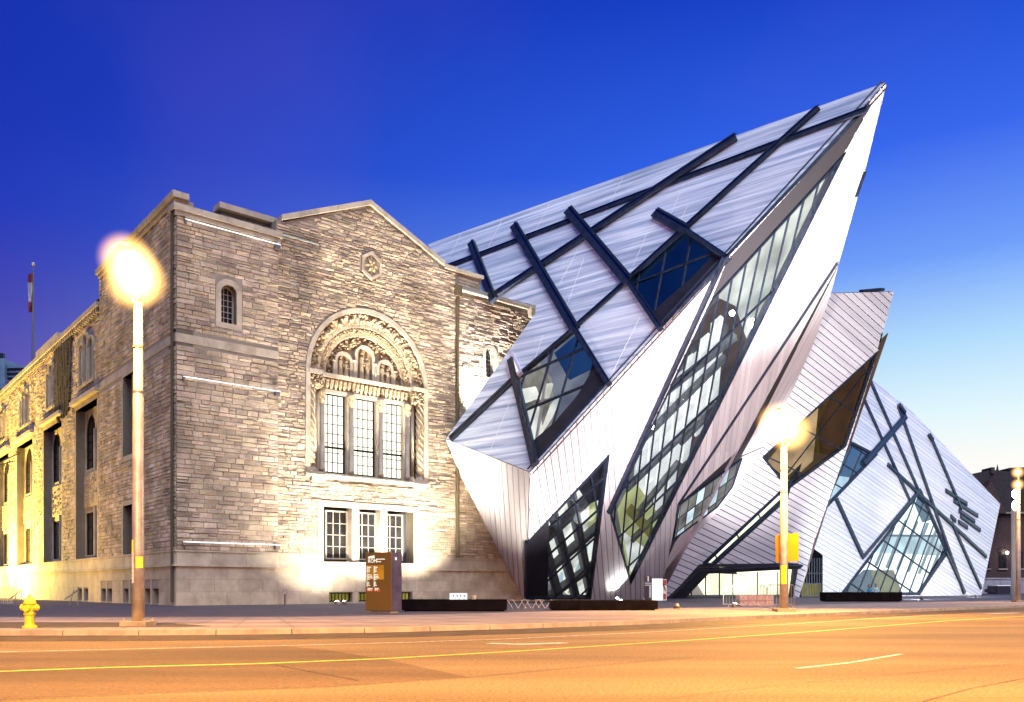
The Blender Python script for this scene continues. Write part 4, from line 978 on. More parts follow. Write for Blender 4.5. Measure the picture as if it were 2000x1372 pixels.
# fins and closing side
mb = MB(); bar(PH, (1686, 570), (1728, 566), .25, -.6, -.1, mb); mb.build('edge_fin', 'dark_frame', ent)
mb = MB(); bar(PH, (1723, 650), (1716, 683), .25, -.4, .05, mb); mb.build('edge_fin', 'dark_frame', ent)
he = [PH.hit(1600, 574, -.3), PH.hit(1745, 570, -.3), PH.hit(1714, 688, -.3), PH.hit(1588, 1062, -.3), h1, h0, at(1600, 640, 104), at(1500, 1160, 112), at(1400, 1000, 100), PH.hit(1400, 900, -.3)]
bmh = bmesh.new(); vs = [bmh.verts.new(v-h0) for v in he]; bmesh.ops.convex_hull(bmh, input=vs)
dele = [f for f in bmh.faces if f.normal.dot(PH.n) > .8]
bmesh.ops.delete(bmh, geom=dele, context='FACES'); me = bpy.data.meshes.new('rear_cladding'); bmh.to_mesh(me); bmh.free(); me.materials.append(M['soffit']); o = bpy.data.objects.new('rear_cladding', me); link(o, ent)
# gate recess between middle and right crystals
gt = root('service_gate', tuple(gr(1585, 1166.3)), 'dark barred gate recess between the middle and right crystals', 'gate')
PGt = Pl(at(1566, 1167, 100), at(1605, 1167, 100), at(1566, 1060, 100))
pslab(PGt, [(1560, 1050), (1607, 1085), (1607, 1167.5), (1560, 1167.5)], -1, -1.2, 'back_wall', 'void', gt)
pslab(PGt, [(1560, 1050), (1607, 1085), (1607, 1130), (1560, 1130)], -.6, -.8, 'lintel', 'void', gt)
pslab(PGt, [(1566, 1140), (1604, 1140), (1604, 1166), (1566, 1166)], -.9, -.95, 'lit_floor', 'room_olive', gt)
for k in range(9): bar(PGt, (1566+k*5, 1090), (1566+k*5, 1167), .08, 0, .1).build('gate_bar', 'dark_frame', gt)
for y in (1120, 1140, 1163): bar(PGt, (1564, y), (1607, y), .1, -.05, .08).build('gate_rail', 'dark_frame', gt)

# --- right crystal
PK = Pl(at(1600, 1167, 103), at(1920, 1163, 127), at(1700, 738, 118))
k0 = plane_ground(PK, 1603); k1 = plane_ground(PK, 1916)
rgt = root('crystal_wing', tuple(k0), 'right hand crystal wing with large diamond window and crossing dark bars', 'building', 'crystal wings of the museum')
K_out = [v2(PK, k0)]+[v2(PK, k1)]+PK.poly([(1953, 985), (1777, 800), (1699, 737), (1640, 800), (1560, 960), (1584, 1062), (1602, 1090)])
W6 = [(1797, 957), (1851, 1078), (1808, 1140), (1795, 1161), (1642, 1161)]
W5 = [(1657, 862), (1711, 889), (1602, 1003)]
Kh = [inset(PK.poly(W6), .06), inset(PK.poly(W5), .06)]
mb = MB(); slab(mb, PK, K_out, Kh, 0, -.35); mb.build('facet', 'joint', rgt)
planks(rgt, PK, K_out, [PK.poly(W6), PK.poly(W5)], (1640, 960), (1760, 1040), .62, .07, M['alu'], .05)
glazing(rgt, PK, W6, [((1797, 957), (1742, 1100), 1.75, .12, 0), ((1700, 1065), (1800, 1135), 4.4, .16, .0)], M['glass'], edge=.4, depth=-4, room='room_bright', reveal='room_cool', label='large lit diamond window at the foot of the right crystal')
glazing(rgt, PK, W5, [((1675, 880), (1640, 960), 1.9, .12, 0), ((1640, 900), (1680, 925), 3.4, .12, 0)], M['glass'], edge=.35, depth=-3, room='room_blue', reveal='room_dim', label='upper left window of the right crystal showing blue light')
pslab(PK, [(1618, 985), (1640, 930), (1672, 935), (1650, 960)], -2.7, -2.9, 'lit_wall', 'room_cool', rgt)
pslab(PK, [(1725, 1045), (1845, 1050), (1853, 1075), (1835, 1085), (1700, 1078)], -3.2, -3.5, 'floor_edge', 'room_cool', rgt)
pslab(PK, [(1797, 965), (1822, 1015), (1805, 1020), (1790, 985)], -3.2, -3.5, 'blue_wall', 'room_blue', rgt)
pslab(PK, [(1730, 1044), (1842, 1045), (1842, 1049), (1728, 1048)], -.4, -.6, 'floor_beam', 'dark_frame', rgt)
pslab(PK, [(1663, 1140), (1690, 1113), (1705, 1113), (1715, 1161), (1650, 1161)], -3.0, -3.3, 'entrance_wall', 'room_blue', rgt)
pslab(PK, [(1703, 1114), (1745, 1114), (1763, 1160), (1718, 1160)], -2.4, -2.6, 'entrance_screen', 'room_olive', rgt)
for k in range(7):
    x = 1700+k*21
    bar(PK, (x+30, 1010+k*3), (x-8, 1100+k*4), .26, -2.2, -1.9).build('inner_beam', 'beam', rgt)
for p, q, wd in (((1702, 745), (1795, 957), .55), ((1687, 775), (1782, 985), .50), ((1757, 795), (1885, 1160), .62), ((1818, 850), (1880, 995), .62), ((1735, 907), (1928, 1088), .62), ((1850, 1078), (1886, 1158), .62), ((1635, 975), (1686, 1086), .75), ((1860, 1020), (1918, 1150), .62), ((1771, 812), (1690, 905), .95), ((1798, 957), (1686, 1090), .42)):
    b_ = bar(PK, p, q, wd*.9, .06, .25+random.uniform(0, .04)); b_.build('skylight_bar', 'dark_frame', rgt)
    bar(PK, p, q, wd*.4, .29, .32).build('glazing_strip', 'glass_blue', rgt)
for p, q in (((1848, 958), (1890, 985)), ((1864, 978), (1911, 1008)), ((1874, 997), (1905, 1019)), ((1877, 1008), (1916, 1036)), ((1873, 1019), (1891, 1031)), ((1858, 1008), (1868, 1018))):
    bar(PK, p, q, .62, .05, .22).build('window_box', 'dark_frame', rgt); bar(PK, p, q, .30, .22, .25, ext=-.3).build('window_strip', 'glass_blue', rgt)
bar(PK, (1758, 790), (1770, 806), .5, -.1, .5).build('edge_fin', 'dark_frame', rgt); bar(PK, (1817, 848), (1824, 860), .5, -.1, .45).build('edge_fin', 'dark_frame', rgt)
hk = [PK(*p, -.3) for p in (K_out[2], K_out[3], K_out[4], K_out[5])]+[k0, k1, at(1750, 820, 150), at(1900, 990, 160), at(1700, 1158, 150), at(1900, 1157, 165), at(1620, 950, 140)]
bmh = bmesh.new(); vs = [bmh.verts.new(v-k0) for v in hk]; bmesh.ops.convex_hull(bmh, input=vs)
dele = [f for f in bmh.faces if f.normal.dot(PK.n) > .8]
bmesh.ops.delete(bmh, geom=dele, context='FACES'); me = bpy.data.meshes.new('rear_cladding'); bmh.to_mesh(me); bmh.free(); me.materials.append(M['soffit']); o = bpy.data.objects.new('rear_cladding', me); link(o, rgt)
# ==================================================================================================
#  BACKGROUND
# ==================================================================================================
# dark brick building beyond the right crystal
PB = Pl(at(1880, 1160, 185), at(2100, 1160, 185), at(1880, 900, 185))
b0 = PB.hit(1950, 1156); b0.z = 0
bb = root('brick_building', tuple(b0), 'dark brick building with steep slate roofs far right beyond the crystals', 'building')
def pbox(pl, px0, py0, px1, py1, o0, o1, name, m, parent):
    a, b = pl.p2(px0, py1), pl.p2(px1, py0); mb = MB(); mb.fbox(pl, a[0], a[1], b[0], b[1], o0, o1); return mb.build(name, m, parent)
pbox(PB, 1860, 1000, 2120, 1157, -30, 0, 'wall', 'brick_dark', bb)
pslab(PB, [(1860, 1003), (1850, 935), (1898, 926), (1935, 918), (1972, 921), (1972, 914), (2120, 908), (2120, 1003)], .4, -20, 'roof', 'slate', bb)
pslab(PB, [(1905, 1003), (1935, 938), (1966, 1003)], 2.5, .4, 'gable', 'brick_dark', bb)
pbox(PB, 1932, 914, 1939, 926, -3, .8, 'chimney', 'brick_dark', bb)
mb = MB(); c_ = PB.hit(1948, 922); mb.tube([c_, c_+Vector((0, 0, 1.6))], [.35, .03], 6); mb.build('finial', 'slate', bb)
for x in (1925, 1958, 1990, 2020):
    o = pbox(PB, x-7, 1078, x+7, 1110, .0, .12, 'window', 'win_dark', bb)
    o = pbox(PB, x-9, 1111, x+9, 1113, .0, .3, 'window_sill', 'ashlar', bb)
    mb = MB(); slab(mb, PB, [(PB.p2(x-9, 1078)[0], PB.p2(x, 1078)[1])]+[PB.p2(x+9*math.cos(R(180-q*18)), 1078-7*math.sin(R(q*18))) for q in range(11)], [], .2, 0); mb.build('window_arch', 'brick_dark', bb)
mb = MB(); mb.ball(PB.hit(1967, 1080, .8), .3); mb.build('wall_lamp', 'lamp_white', bb)
pbox(PB, 1860, 1001, 2120, 1004, .4, .8, 'cornice', 'ashlar', bb)
wl = root('garden_wall', tuple(gr(1960, 1160)), 'low pale wall at far right behind the dark utility box', 'wall')
PW = Pl(at(1900, 1160, 160), at(2100, 1160, 160), at(1900, 1100, 160))
for k in range(14): pbox(PW, 1912+k*14.1, 1131, 1912+(k+1)*14.1-.4, 1159.5, -.6, random.uniform(0, .05), 'wall_block', 'blockwall', wl)
pbox(PW, 1910, 1129, 2112, 1131.2, -.8, .2, 'wall_coping', 'blockwall', wl)
ub = root('utility_box', tuple(gr(1960, 1161)), 'black utility box in front of the low pale wall', 'box')
PU = Pl(at(1940, 1160, 140), at(2000, 1160, 140), at(1940, 1100, 140))
pbox(PU, 1948, 1145, 1974, 1161, -3, 0, 'body', 'vehicle', ub); pbox(PU, 1947, 1143.4, 1976, 1144.8, -3.1, .1, 'lid', 'white', ub); pbox(PU, 1936, 1151, 1947.6, 1157.5, -2, -.3, 'side_box', 'vehicle', ub); pbox(PU, 1974.5, 1145, 1976, 1161, -1, .1, 'edge_trim', 'white', ub)
# pale office block far left and a lift tower on it
PO = Pl(at(-100, 1150, 240), at(100, 1150, 240), at(-100, 600, 240))
ob = root('office_block', tuple(Vector((PO.hit(10, 1150).x, 240, 0))), 'pale blue office block beyond the roofline at the left edge', 'building')
pslab(PO, [(-60, 1157), (-60, 718), (25, 712), (62, 716), (62, 1157)], 0, -20, 'wall', 'tower', ob)
pslab(PO, [(-60, 706), (8, 700), (10, 760), (-60, 760)], 1.5, -8, 'lift_tower', 'tower', ob)
pslab(PO, [(-2, 690), (6, 690), (6, 700), (-2, 700)], 0, -1, 'antenna_base', 'dark_frame', ob)
for k in range(5): bar(PO, (-40, 722+k*9), (60, 720+k*9), .5, 0, .3).build('window_band', 'win_dark', ob)
# flagpole on the wing roof
fpb = FS(43, 21.2, -3); fp = root('flagpole', tuple(fpb), 'thin flagpole with a limp red and white flag above the wing roof', 'flagpole')
fb = at(64, 700, fpb.y); ft = at(65, 516, fpb.y)
mb = MB(); mb.tube([Vector((fb.x, fpb.y, fpb.z)), ft], [.13, .06], 8); mb.build('pole', 'fitting', fp)
mb = MB(); mb.ball(ft, .18); mb.build('finial', 'galv', fp)
fl = root('flag', tuple(at(61, 535, fpb.y)), 'limp red and white maple leaf flag hanging from the pole', 'flag')
for (y0, y1, m) in ((535, 553, 'flag_red'), (553, 590, 'flag_white'), (590, 610, 'flag_red')):
    mb = MB(); n = 6
    P = []
    for r in range(n+1):
        y = y0+(y1-y0)*r/n; row = []
        for q in range(5): row.append(at(64.2-q*1.7-(y-535)*.02, y, fpb.y)+Vector((0, .25*math.sin(q*2.1+y*.05), 0)))
        P.append(row)
    i = len(mb.v); mb.v += [p for r in P for p in r]
    for r in range(n):
        for q in range(4): mb.f.append((i+r*5+q, i+r*5+q+1, i+(r+1)*5+q+1, i+(r+1)*5+q))
    mb.build('cloth_band', m, fl, smooth=True)
# ==================================================================================================
#  STREET FURNITURE
# ==================================================================================================
SOD = (1, .47, .09)
M['lamp_halo'] = bpy.data.materials.new('lamp_halo_volume'); _m = M['lamp_halo']; _m.use_nodes = True; _n = _m.node_tree.nodes; _n.clear()  # soft halo of light around each bulb, put in as a glowing volume
_o = _n.new('ShaderNodeOutputMaterial'); _e = _n.new('ShaderNodeEmission'); _e.inputs[0].default_value = (1, .50, .13, 1); _e.inputs[1].default_value = 2.6; _tc = _n.new('ShaderNodeTexCoord'); _vm = _n.new('ShaderNodeVectorMath'); _vm.operation = 'DISTANCE'; _vm.inputs[1].default_value = (.5, .5, .5); _mr = _n.new('ShaderNodeMapRange'); _mr.interpolation_type = 'SMOOTHSTEP'; _mr.inputs['From Min'].default_value = .5; _mr.inputs['From Max'].default_value = .1; _mr.inputs['To Max'].default_value = 4.5; _k = _m.node_tree.links; _k.new(_tc.outputs['Generated'], _vm.inputs[0]); _k.new(_vm.outputs['Value'], _mr.inputs['Value']); _k.new(_mr.outputs[0], _e.inputs[1]); _m.node_tree.links.new(_e.outputs[0], _o.inputs['Volume'])
def street_lamp(base, h, label, r0=.165, heads=((-.28, -.1, .40), (-.08, -.1, .16), (.10, -.1, -.12), (-.12, -.1, -.22)), power=2000, hr=.34, stickers=False, near=False):
    b = Vector(base); o = root('street_lamp', tuple(b), label, 'street lamp', 'street lamps along the kerb')
    ht = h-.7
    mb = MB(); mb.tube([b+Vector((0, 0, z)) for z in (0, 2.2, 2.22, ht*.72, ht*.72+.02, ht)], [r0, r0*.93, r0*.93, r0*.80, r0*.74, r0*.66], 20); mb.build('pole', 'galv', o, smooth=True)
    mb = MB(); mb.box(b.x-r0*2.1, b.y-r0*2.1, b.z, b.x+r0*2.1, b.y+r0*2.1, b.z+.13)
    for sx in (-1, 1):
        for sy in (-1, 1): mb.tube([b+Vector((sx*r0*1.6, sy*r0*1.6, .13)), b+Vector((sx*r0*1.6, sy*r0*1.6, .2))], .03, 6)
    mb.build('base_plate', 'kerb', o)
    for z in (ht*.72, ht*.86): mb = MB(); mb.tube([b+Vector((0, 0, z)), b+Vector((0, 0, z+.05))], r0*.84, 16); mb.build('joint_ring', 'fitting', o)
    for dx, dy, dz in heads:
        c = b+Vector((dx, dy, h+dz)); 
        mb = MB(); mb.tube([b+Vector((0, 0, ht-.1)), b+Vector((dx*.6, dy, h+dz-hr*1.1)), c-Vector((0, 0, hr*.9))], .045, 8); mb.build('arm', 'fitting', o)
        g = MB(); g.ball(c, hr*.5, n=18, m=12); g.build('lamp_bulb', 'lamp_glow', o, smooth=True); g = MB(); g.ball(c, hr*1.75, n=24, m=16); g.build('lamp_glow_ball', 'lamp_halo', o, smooth=True)
        mb = MB(); mb.tube([c+Vector((0, 0, hr*.93)), c+Vector((0, 0, hr*1.1))], [hr*.35, hr*.12], 12); mb.build('lamp_cap', 'fitting', o)
    if near: return o
    l_ = new_light('lamp_light', 'POINT', b+Vector((0, -.1, h-.1)), power, SOD, size=.7); l_.parent = o; l_.location = (0, -.9, h-.3)
    l_ = new_light('lamp_beam', 'SPOT', b+Vector((0, -.9, h-.3)), power*3, SOD, b+Vector((0, -3, 0)), .5, R(150), .5); l_.parent = o; l_.location = (0, -.9, h-.4)
    return o
lampbase = gr(270, 1223); lampbase.z = 0
L1 = street_lamp(lampbase, 9.35, 'tall steel street lamp beside the yellow hydrant', power=3500, hr=.46)
l2 = gr(1531, 1195); L2 = street_lamp(l2, 7.85, 'steel street lamp with orange sign panel before the middle crystal', r0=.19, heads=((-.25, -.1, .3), (.2, -.1, 0)), power=7000, hr=.6)
l3 = gr(1989, 1176.5); L3 = street_lamp(l3, 9.1, 'distant street lamp at the far right edge with two glowing bulbs', r0=.17, heads=((-.1, -.1, .45), (-.1, -.1, -.45)), power=1800, hr=.30)
l4 = gr(1982, 1170); o = root('lamp_column', tuple(l4), 'thick dark column with two small white lights beside the distant lamp', 'lamp column')
mb = MB(); mb.tube([l4, l4+Vector((0, 0, 9.2))], .32, 12); mb.build('pole', 'fitting', o)
for dz in (10.2, 8.9+.2): mb = MB(); mb.ball(l4+Vector((-.1, -.3, dz)), .32, sz=1.5); mb.build('lamp_glow_ball', 'lamp_white', o)
# stickers on lamp one
def sticker(base, r, z0, z1, a0, a1, name, m, parent):
    mb = MB(); n = 6; b = Vector(base)
    for k in range(n):
        q0, q1 = R(a0+(a1-a0)*k/n), R(a0+(a1-a0)*(k+1)/n)
        p = lambda q, z: b+Vector((r*math.cos(q), r*math.sin(q), z)); mb.quad(p(q0, z0), p(q1, z0), p(q1, z1), p(q0, z1))
    return mb.build(name, m, parent)
M['sticker_y'] = mat('yellow_sticker', (.9, .72, .03), .5); M['sticker_w'] = mat('worn_white_sticker', (.7, .66, .6), .6, noise=(30, (.1, .08, .08), .5, .6))
sticker(lampbase, .162, 1.55, 1.85, -88, -20, 'notice_sticker', 'sticker_y', L1)
sticker(lampbase, .162, 1.15, 1.95, -165, -110, 'poster_strip', 'sticker_w', L1)
sticker(lampbase, .160, 1.95, 2.3, -165, -115, 'notice_sticker', 'sticker_y', L1)
sticker(l2, .188, 1.2, 2.0, -150, -70, 'notice_sticker', 'sticker_y', L2)
# orange back-lit sign panel fixed behind the second lamp
sg = root('sign_panel', tuple(l2+Vector((.1, .35, 3.2))), 'plain orange square sign panel fixed behind the second lamp pole', 'sign')
PS = Pl(at(1515, 1100, l2.y+.3), at(1560, 1100, l2.y+.3-.1), at(1515, 1040, l2.y+.3))
pslab(PS, [(1515, 1046), (1560, 1041), (1560, 1096), (1516, 1099)], 0, -.06, 'face', 'orange', sg)
for y in (1055, 1086): bar(PS, (1520, y), (1553, y), .06, -.1, -.05).build('bracket', 'galv', sg)
# fire hydrant
hb = gr(58, 1227); hy = root('fire_hydrant', tuple(hb), 'bright yellow fire hydrant with chained side caps on the dark verge', 'fire hydrant')
S = .80/.92
mb = MB(); mb.lathe(hb, [(.20*S, 0), (.20*S, .05), (.145*S, .07), (.135*S, .10), (.13*S, .32), (.16*S, .34), (.16*S, .38), (.135*S, .40), (.135*S, .60*S+.08), (.175*S, .62*S+.07), (.175*S, .66*S+.07)], 20); mb.build('barrel', 'yellow', hy, smooth=False)
mb = MB(); mb.lathe(hb, [(.165*S, .66*S+.07), (.15*S, .72*S+.07), (.10*S, .80*S+.06), (.045*S, .84*S+.06)], 20); mb.build('bonnet', 'yellow', hy)
mb = MB(); mb.lathe(hb, [(.035, .84*S+.06), (.035, .90*S+.06), (.02, .92*S+.06)], 5); mb.build('operating_nut', 'yellow', hy)
for sx in (-1, 1):
    z = .52; mb = MB(); mb.tube([hb+Vector((sx*.1, 0, z)), hb+Vector((sx*.17, 0, z))], .06, 12); mb.build('nozzle', 'yellow', hy)
    mb = MB(); mb.tube([hb+Vector((sx*.16, 0, z)), hb+Vector((sx*.21, 0, z))], .08, 8); mb.tube([hb+Vector((sx*.21, 0, z)), hb+Vector((sx*.245, 0, z))], .03, 5); mb.build('nozzle_cap', 'yellow', hy)
    mb = MB(); mb.tube([hb+Vector((sx*(.13+.07*math.sin(q*.45)), -.06, z-.06-.22*math.sin(q*.45))) for q in range(8)], .008, 5); mb.build('chain', 'chain', hy)
mb = MB(); mb.tube([hb+Vector((0, -.1, .50)), hb+Vector((0, -.19, .50))], .085, 12); mb.build('nozzle_cap', 'yellow', hy)
# totem sign
ta = gr(714, 1196); tb = gr(783, 1199)
dtm = at(749, 1200, 1); f_ = Vector((.26, -1, 0)).normalized()
PT = Pl(at(714, 1198, 35.5), at(749, 1198, 35.0), at(714, 1078, 35.5))
tt = root('totem_sign', tuple(gr(745, 1198)), 'tall bronze totem sign with lit museum directory and NOW OPEN lettering', 'sign')
# plinth, body
zb = .12
tl = PT.hit(714, 1198); tr_ = PT.hit(764, 1199)
E_ = Vector((tr_.x-tl.x, tr_.y-tl.y, 0)); wdt = E_.length; E_.normalize(); Nn = Vector((E_.y, -E_.x, 0))
if Nn.y > 0: Nn = -Nn
o_ = Vector((tl.x, tl.y, 0)); zt = PT.hit(714, 1080).z
def FT(a, b, o=0): return o_+E_*a+UP*b+Nn*o
mb = MB(); mb.fbox(FT, .02, .1, wdt-.02, zt-.02, -.7, -.02); mb.build('body', 'totem_side', tt)
mb = MB(); mb.fbox(FT, 0, .1, wdt, zt, -.02, 0); mb.build('front_face', 'bronze', tt)
mb = MB(); mb.fbox(FT, .12, 0, wdt-.12, .1, -.6, -.1); mb.build('plinth', 'galv', tt)
mb = MB(); mb.fbox(FT, .06, .62*1.0+.75, wdt*.72, zt-.52, 0, .008); mb.build('directory_panel', 'map', tt)
def text(body, size, pos, xdir, nrm_, m, parent, name='lettering', ext=.004, sx=1.0):
    cu = bpy.data.curves.new(name, 'FONT'); cu.body = body; cu.size = size; cu.extrude = ext; cu.materials.append(M[m]); cu.resolution_u = 2
    o = bpy.data.objects.new(name, cu); link(o, parent); x = Vector(xdir).normalized(); z = Vector(nrm_).normalized(); y = z.cross(x)
    mtx = Matrix((x*sx, y, z)).transposed().to_4x4(); mtx.translation = Vector(pos)-parent.location; me = bpy.data.meshes.new_from_object(o); me.name = name; me.transform(mtx); bpy.data.objects.remove(o); o = bpy.data.objects.new(name, me); link(o, parent); return o
text('ROM', .22, FT(.14, zt-.42, .012), E_, Nn, 'ink_lit', tt, 'logo')
mb = MB(); mb.box8([FT(.14, zt-.24, .01), FT(.5, zt-.24, .01), FT(.5, zt-.24, .02), FT(.14, zt-.24, .02), FT(.18, zt-.16, .01), FT(.48, zt-.12, .01), FT(.48, zt-.12, .02), FT(.18, zt-.16, .02)]); mb.build('logo_mark', 'ink_lit', tt)
text('Royal Ontario Museum', .075, FT(.60, zt-.30, .012), E_, Nn, 'ink_lit', tt, sx=.62)
text('Musee royal', .075, FT(.60, zt-.40, .012), E_, Nn, 'ink_lit', tt, sx=.62)
lines = ['Exhibitions', 'Level 1', 'Level 2', 'Level 3', '', 'Galleries of', 'Earth and Life', 'World Cultures', 'Level 4', '', 'Cafe', 'Store', 'Theatre', '', 'Admission and', 'Membership']
for k, t_ in enumerate(lines):
    if t_: text(t_, .065, FT(.12, zt-.62-k*.062, .014), E_, Nn, 'ink_lit', tt, sx=.7)
    if t_: text(t_[::1], .065, FT(.50, zt-.62-k*.062, .014), E_, Nn, 'ink_lit', tt, sx=.55)
for z0, z1 in ((0, 4), (5, 9), (10, 13)):
    mb = MB(); mb.fbox(FT, .075, zt-.60-z1*.062, .10, zt-.56-z0*.062, .008, .014); mb.fbox(FT, .455, zt-.60-z1*.062, .485, zt-.56-z0*.062, .008, .014); mb.build('directory_rule', 'ink_lit', tt)
text('NOW OPEN', .15, FT(.08, .88, .012), E_, Nn, 'ink_red', tt, sx=.85)
mb = MB(); mb.fbox(lambda a, b, o: o_+E_*(wdt+.0+o)+UP*b-Nn*a, .25, zt-.32, .33, zt-.2, 0, .02); mb.build('side_mark', 'ink_lit', tt)
# dark planters
def planter(px0, px1, pyb, h, label, depth=1.4):
    a, b = gr(px0, pyb), gr(px1, pyb-.0); pl_ = root('planter', tuple((a+b)/2), label, 'planter', 'long dark planters on the plaza')
    fr = lambda s, z, o=0: a+(b-a).normalized()*s+UP*z+Vector((0, -1, 0))*o
    ln = (b-a).length; mb = MB()
    mb.fbox(fr, 0, .05, ln, h, -.06, 0); mb.fbox(fr, 0, .05, ln, h, -depth, -depth+.06); mb.fbox(fr, 0, .05, .06, h, -depth+.06, -.06); mb.fbox(fr, ln-.06, .05, ln, h, -depth+.06, -.06); mb.build('box_wall', 'planter', pl_)
    mb = MB(); mb.fbox(fr, .12, 0, ln-.12, .05, -depth+.1, -.1); mb.build('plinth', 'planter', pl_)
    mb = MB(); mb.fbox(fr, .06, h-.12, ln-.06, h-.06, -depth+.06, -.06); mb.build('soil', 'soil', pl_)
    mb = MB()
    for k in range(int(ln*16)):
        p = fr(random.uniform(.1, ln-.1), h-.07, -random.uniform(.1, depth-.1)); q = p+Vector((random.uniform(-.08, .08), random.uniform(-.08, .08), random.uniform(.05, .24)))
        mb.tube([p, (p+q)/2+Vector((.02, 0, 0)), q], [.008, .007, .002], 3)
    mb.build('dry_grass', 'bark', pl_, kind='stuff'); return pl_
planter(784, 990, 1194.5, .52, 'long black planter right of the bronze totem sign')
planter(1075, 1285, 1192.5, .45, 'long black planter before the wedge window of the great prow')
planter(1614, 1762, 1175.5, .72, 'low black planter before the diamond window with people behind')
# lit white box sign standing on the first planter
lb = root('light_box', tuple(at(895, 1174, 38)), 'small glowing white box sign with four dark marks on the first planter', 'sign')
PLB = Pl(at(878, 1174, 38.6), at(912, 1174, 38.6), at(878, 1150, 38.6))
pbox(PLB, 878, 1159, 912, 1174.5, -.25, 0, 'body', 'white_lit', lb)
for k in range(4): bar(PLB, (885+k*7, 1162), (886.5+k*7, 1166), .04, 0, .01).build('mark', 'ink', lb)
bl = root('bollard_light', tuple(at(926, 1174, 38.5)), 'short pale cylinder beside the glowing box on the first planter', 'bollard')
mb = MB(); c_ = at(926, 1174.5, 38.6); mb.lathe(c_, [(.10, 0), (.10, .2), (.105, .2), (.105, .22), (.08, .25)], 14); mb.build('post', 'ashlar', bl)
mb = MB(); mb.lathe(c_, [(.101, .06), (.101, .09)], 14); mb.build('ring', 'fitting', bl)
# small black post by the wall
pb_ = gr(557, 1184.5); sp = root('service_post', tuple(pb_), 'short dark service post at the foot of the stone wall', 'post')
mb = MB(); mb.tube([pb_, pb_+Vector((0, 0, .9))], .07, 8); mb.build('post', 'fitting', sp); mb = MB(); mb.box(pb_.x-.15, pb_.y-.1, .7, pb_.x+.12, pb_.y+.1, 1.0); mb.build('head', 'galv', sp)
# ticket kiosk: dark pillar and white board
kb = gr(1266, 1175.5); kk = root('information_pillar', tuple(kb), 'dark glossy information pillar beside the white poster column', 'sign')
def box3(b, x0, x1, y0, y1, z0, z1, name, m, parent): mb = MB(); mb.box(b.x+x0, b.y+y0, b.z+z0, b.x+x1, b.y+y1, b.z+z1); return mb.build(name, m, parent)
kb.z = 0
box3(kb, -.29, .29, 0, .4, 0, 1.95, 'body', 'navy', kk); box3(kb, -.05, .05, -.02, 0, 1.55, 1.95, 'stripe', 'white', kk); box3(kb, -.25, .25, -.02, 0, 1.38, 1.45, 'stripe', 'cyan', kk); box3(kb, -.25, .25, -.02, 0, 1.24, 1.29, 'stripe', 'white', kk); box3(kb, .08, .22, -.02, 0, .3, 1.2, 'screen', 'cyan', kk)
kb2 = gr(1288, 1174.5); k2 = root('poster_column', tuple(kb2), 'white poster column with red printed side next to the dark pillar', 'sign')
kb2.z = 0
box3(kb2, -.55, .25, 0, .6, .05, 1.8, 'body', 'white_lit', k2); box3(kb2, .25, .58, .02, .6, .05, 1.75, 'side', 'white', k2); box3(kb2, .26, .56, -.01, .02, 1.25, 1.7, 'red_print', 'redp', k2); box3(kb2, .3, .52, -.012, .02, .15, .6, 'red_print', 'redp', k2)
mb = MB(); mb.tube([kb2+Vector((.3, -.02, 1.4)), kb2+Vector((.42, -.02, 1.0)), kb2+Vector((.5, -.02, .8))], [.03, .06, .02], 6); mb.build('dark_print', 'ink', k2)
# crowd barriers
def barrier(p0, p1, h, label, n=14):
    b = root('crowd_barrier', tuple(p0), label, 'barrier', 'steel crowd barriers'); d = (p1-p0).normalized(); ln = (p1-p0).length
    mb = MB(); c = .12
    mb.tube([p0+UP*.15, p0+UP*(h-c), p0+d*c+UP*h, p1-d*c+UP*h, p1+UP*(h-c), p1+UP*.15, p0+UP*.15], .022, 6); mb.build('frame', 'galv', b)
    for k in range(1, n):
        mb = MB(); q = p0+d*(ln*k/n); mb.tube([q+UP*.15, q+UP*h], .011, 5); mb.build('rod', 'galv', b)
    for s in (.12, .88):
        q = p0+d*(ln*s); nn = Vector((-d.y, d.x, 0)); mb = MB(); mb.tube([q-nn*.3, q-nn*.28+UP*.06, q+nn*.28+UP*.06, q+nn*.3], .02, 5); mb.tube([q+UP*.05, q+UP*.16], .02, 5); mb.build('foot', 'galv', b)
    return b
barrier(gr(1413, 1186), gr(1497, 1186.5), 1.15, 'left crowd barrier around the granite block before the entrance')
barrier(gr(1499, 1187), gr(1551, 1186), 1.2, 'right crowd barrier behind the second lamp pole', 9)
# slanting bike stands left of the second planter
for k, (x0, x1) in enumerate(((1001, 1012), (1012, 1024), (1027, 1037), (1040, 1052), (1053, 1064), (1066, 1074))):
    y = 1188.5; a_, b_ = gr(x0, y), gr(x1, y); rk = root('bicycle_rack', tuple(a_), ('%s galvanised bicycle rack hoop between the two long black planters' % ['leftmost', 'second from left', 'third from left', 'third from right', 'second from right', 'rightmost'][k]), 'bicycle rack', 'bicycle racks between the planters')
    mb = MB(); hh = .42; lean = .25 if k % 2 else -.25
    mb.tube([a_+Vector((0, 0, 0)), a_+Vector((lean, 0, hh)), b_+Vector((lean, 0, hh)), b_+Vector((0, 0, 0))], .025, 6); mb.build('hoop', 'galv', rk)
# granite block
gb = gr(1478, 1184.5); g_ = root('granite_block', tuple(gb), 'pink granite block standing inside the crowd barriers', 'stone block')
for j in range(2):
    for k in range(4):
        box3(gb, -.95+k*.48, -.95+(k+1)*.48-.02, .0, .8, .02+j*.31, .02+(j+1)*.31-.02, 'stone_course', 'granite', g_)
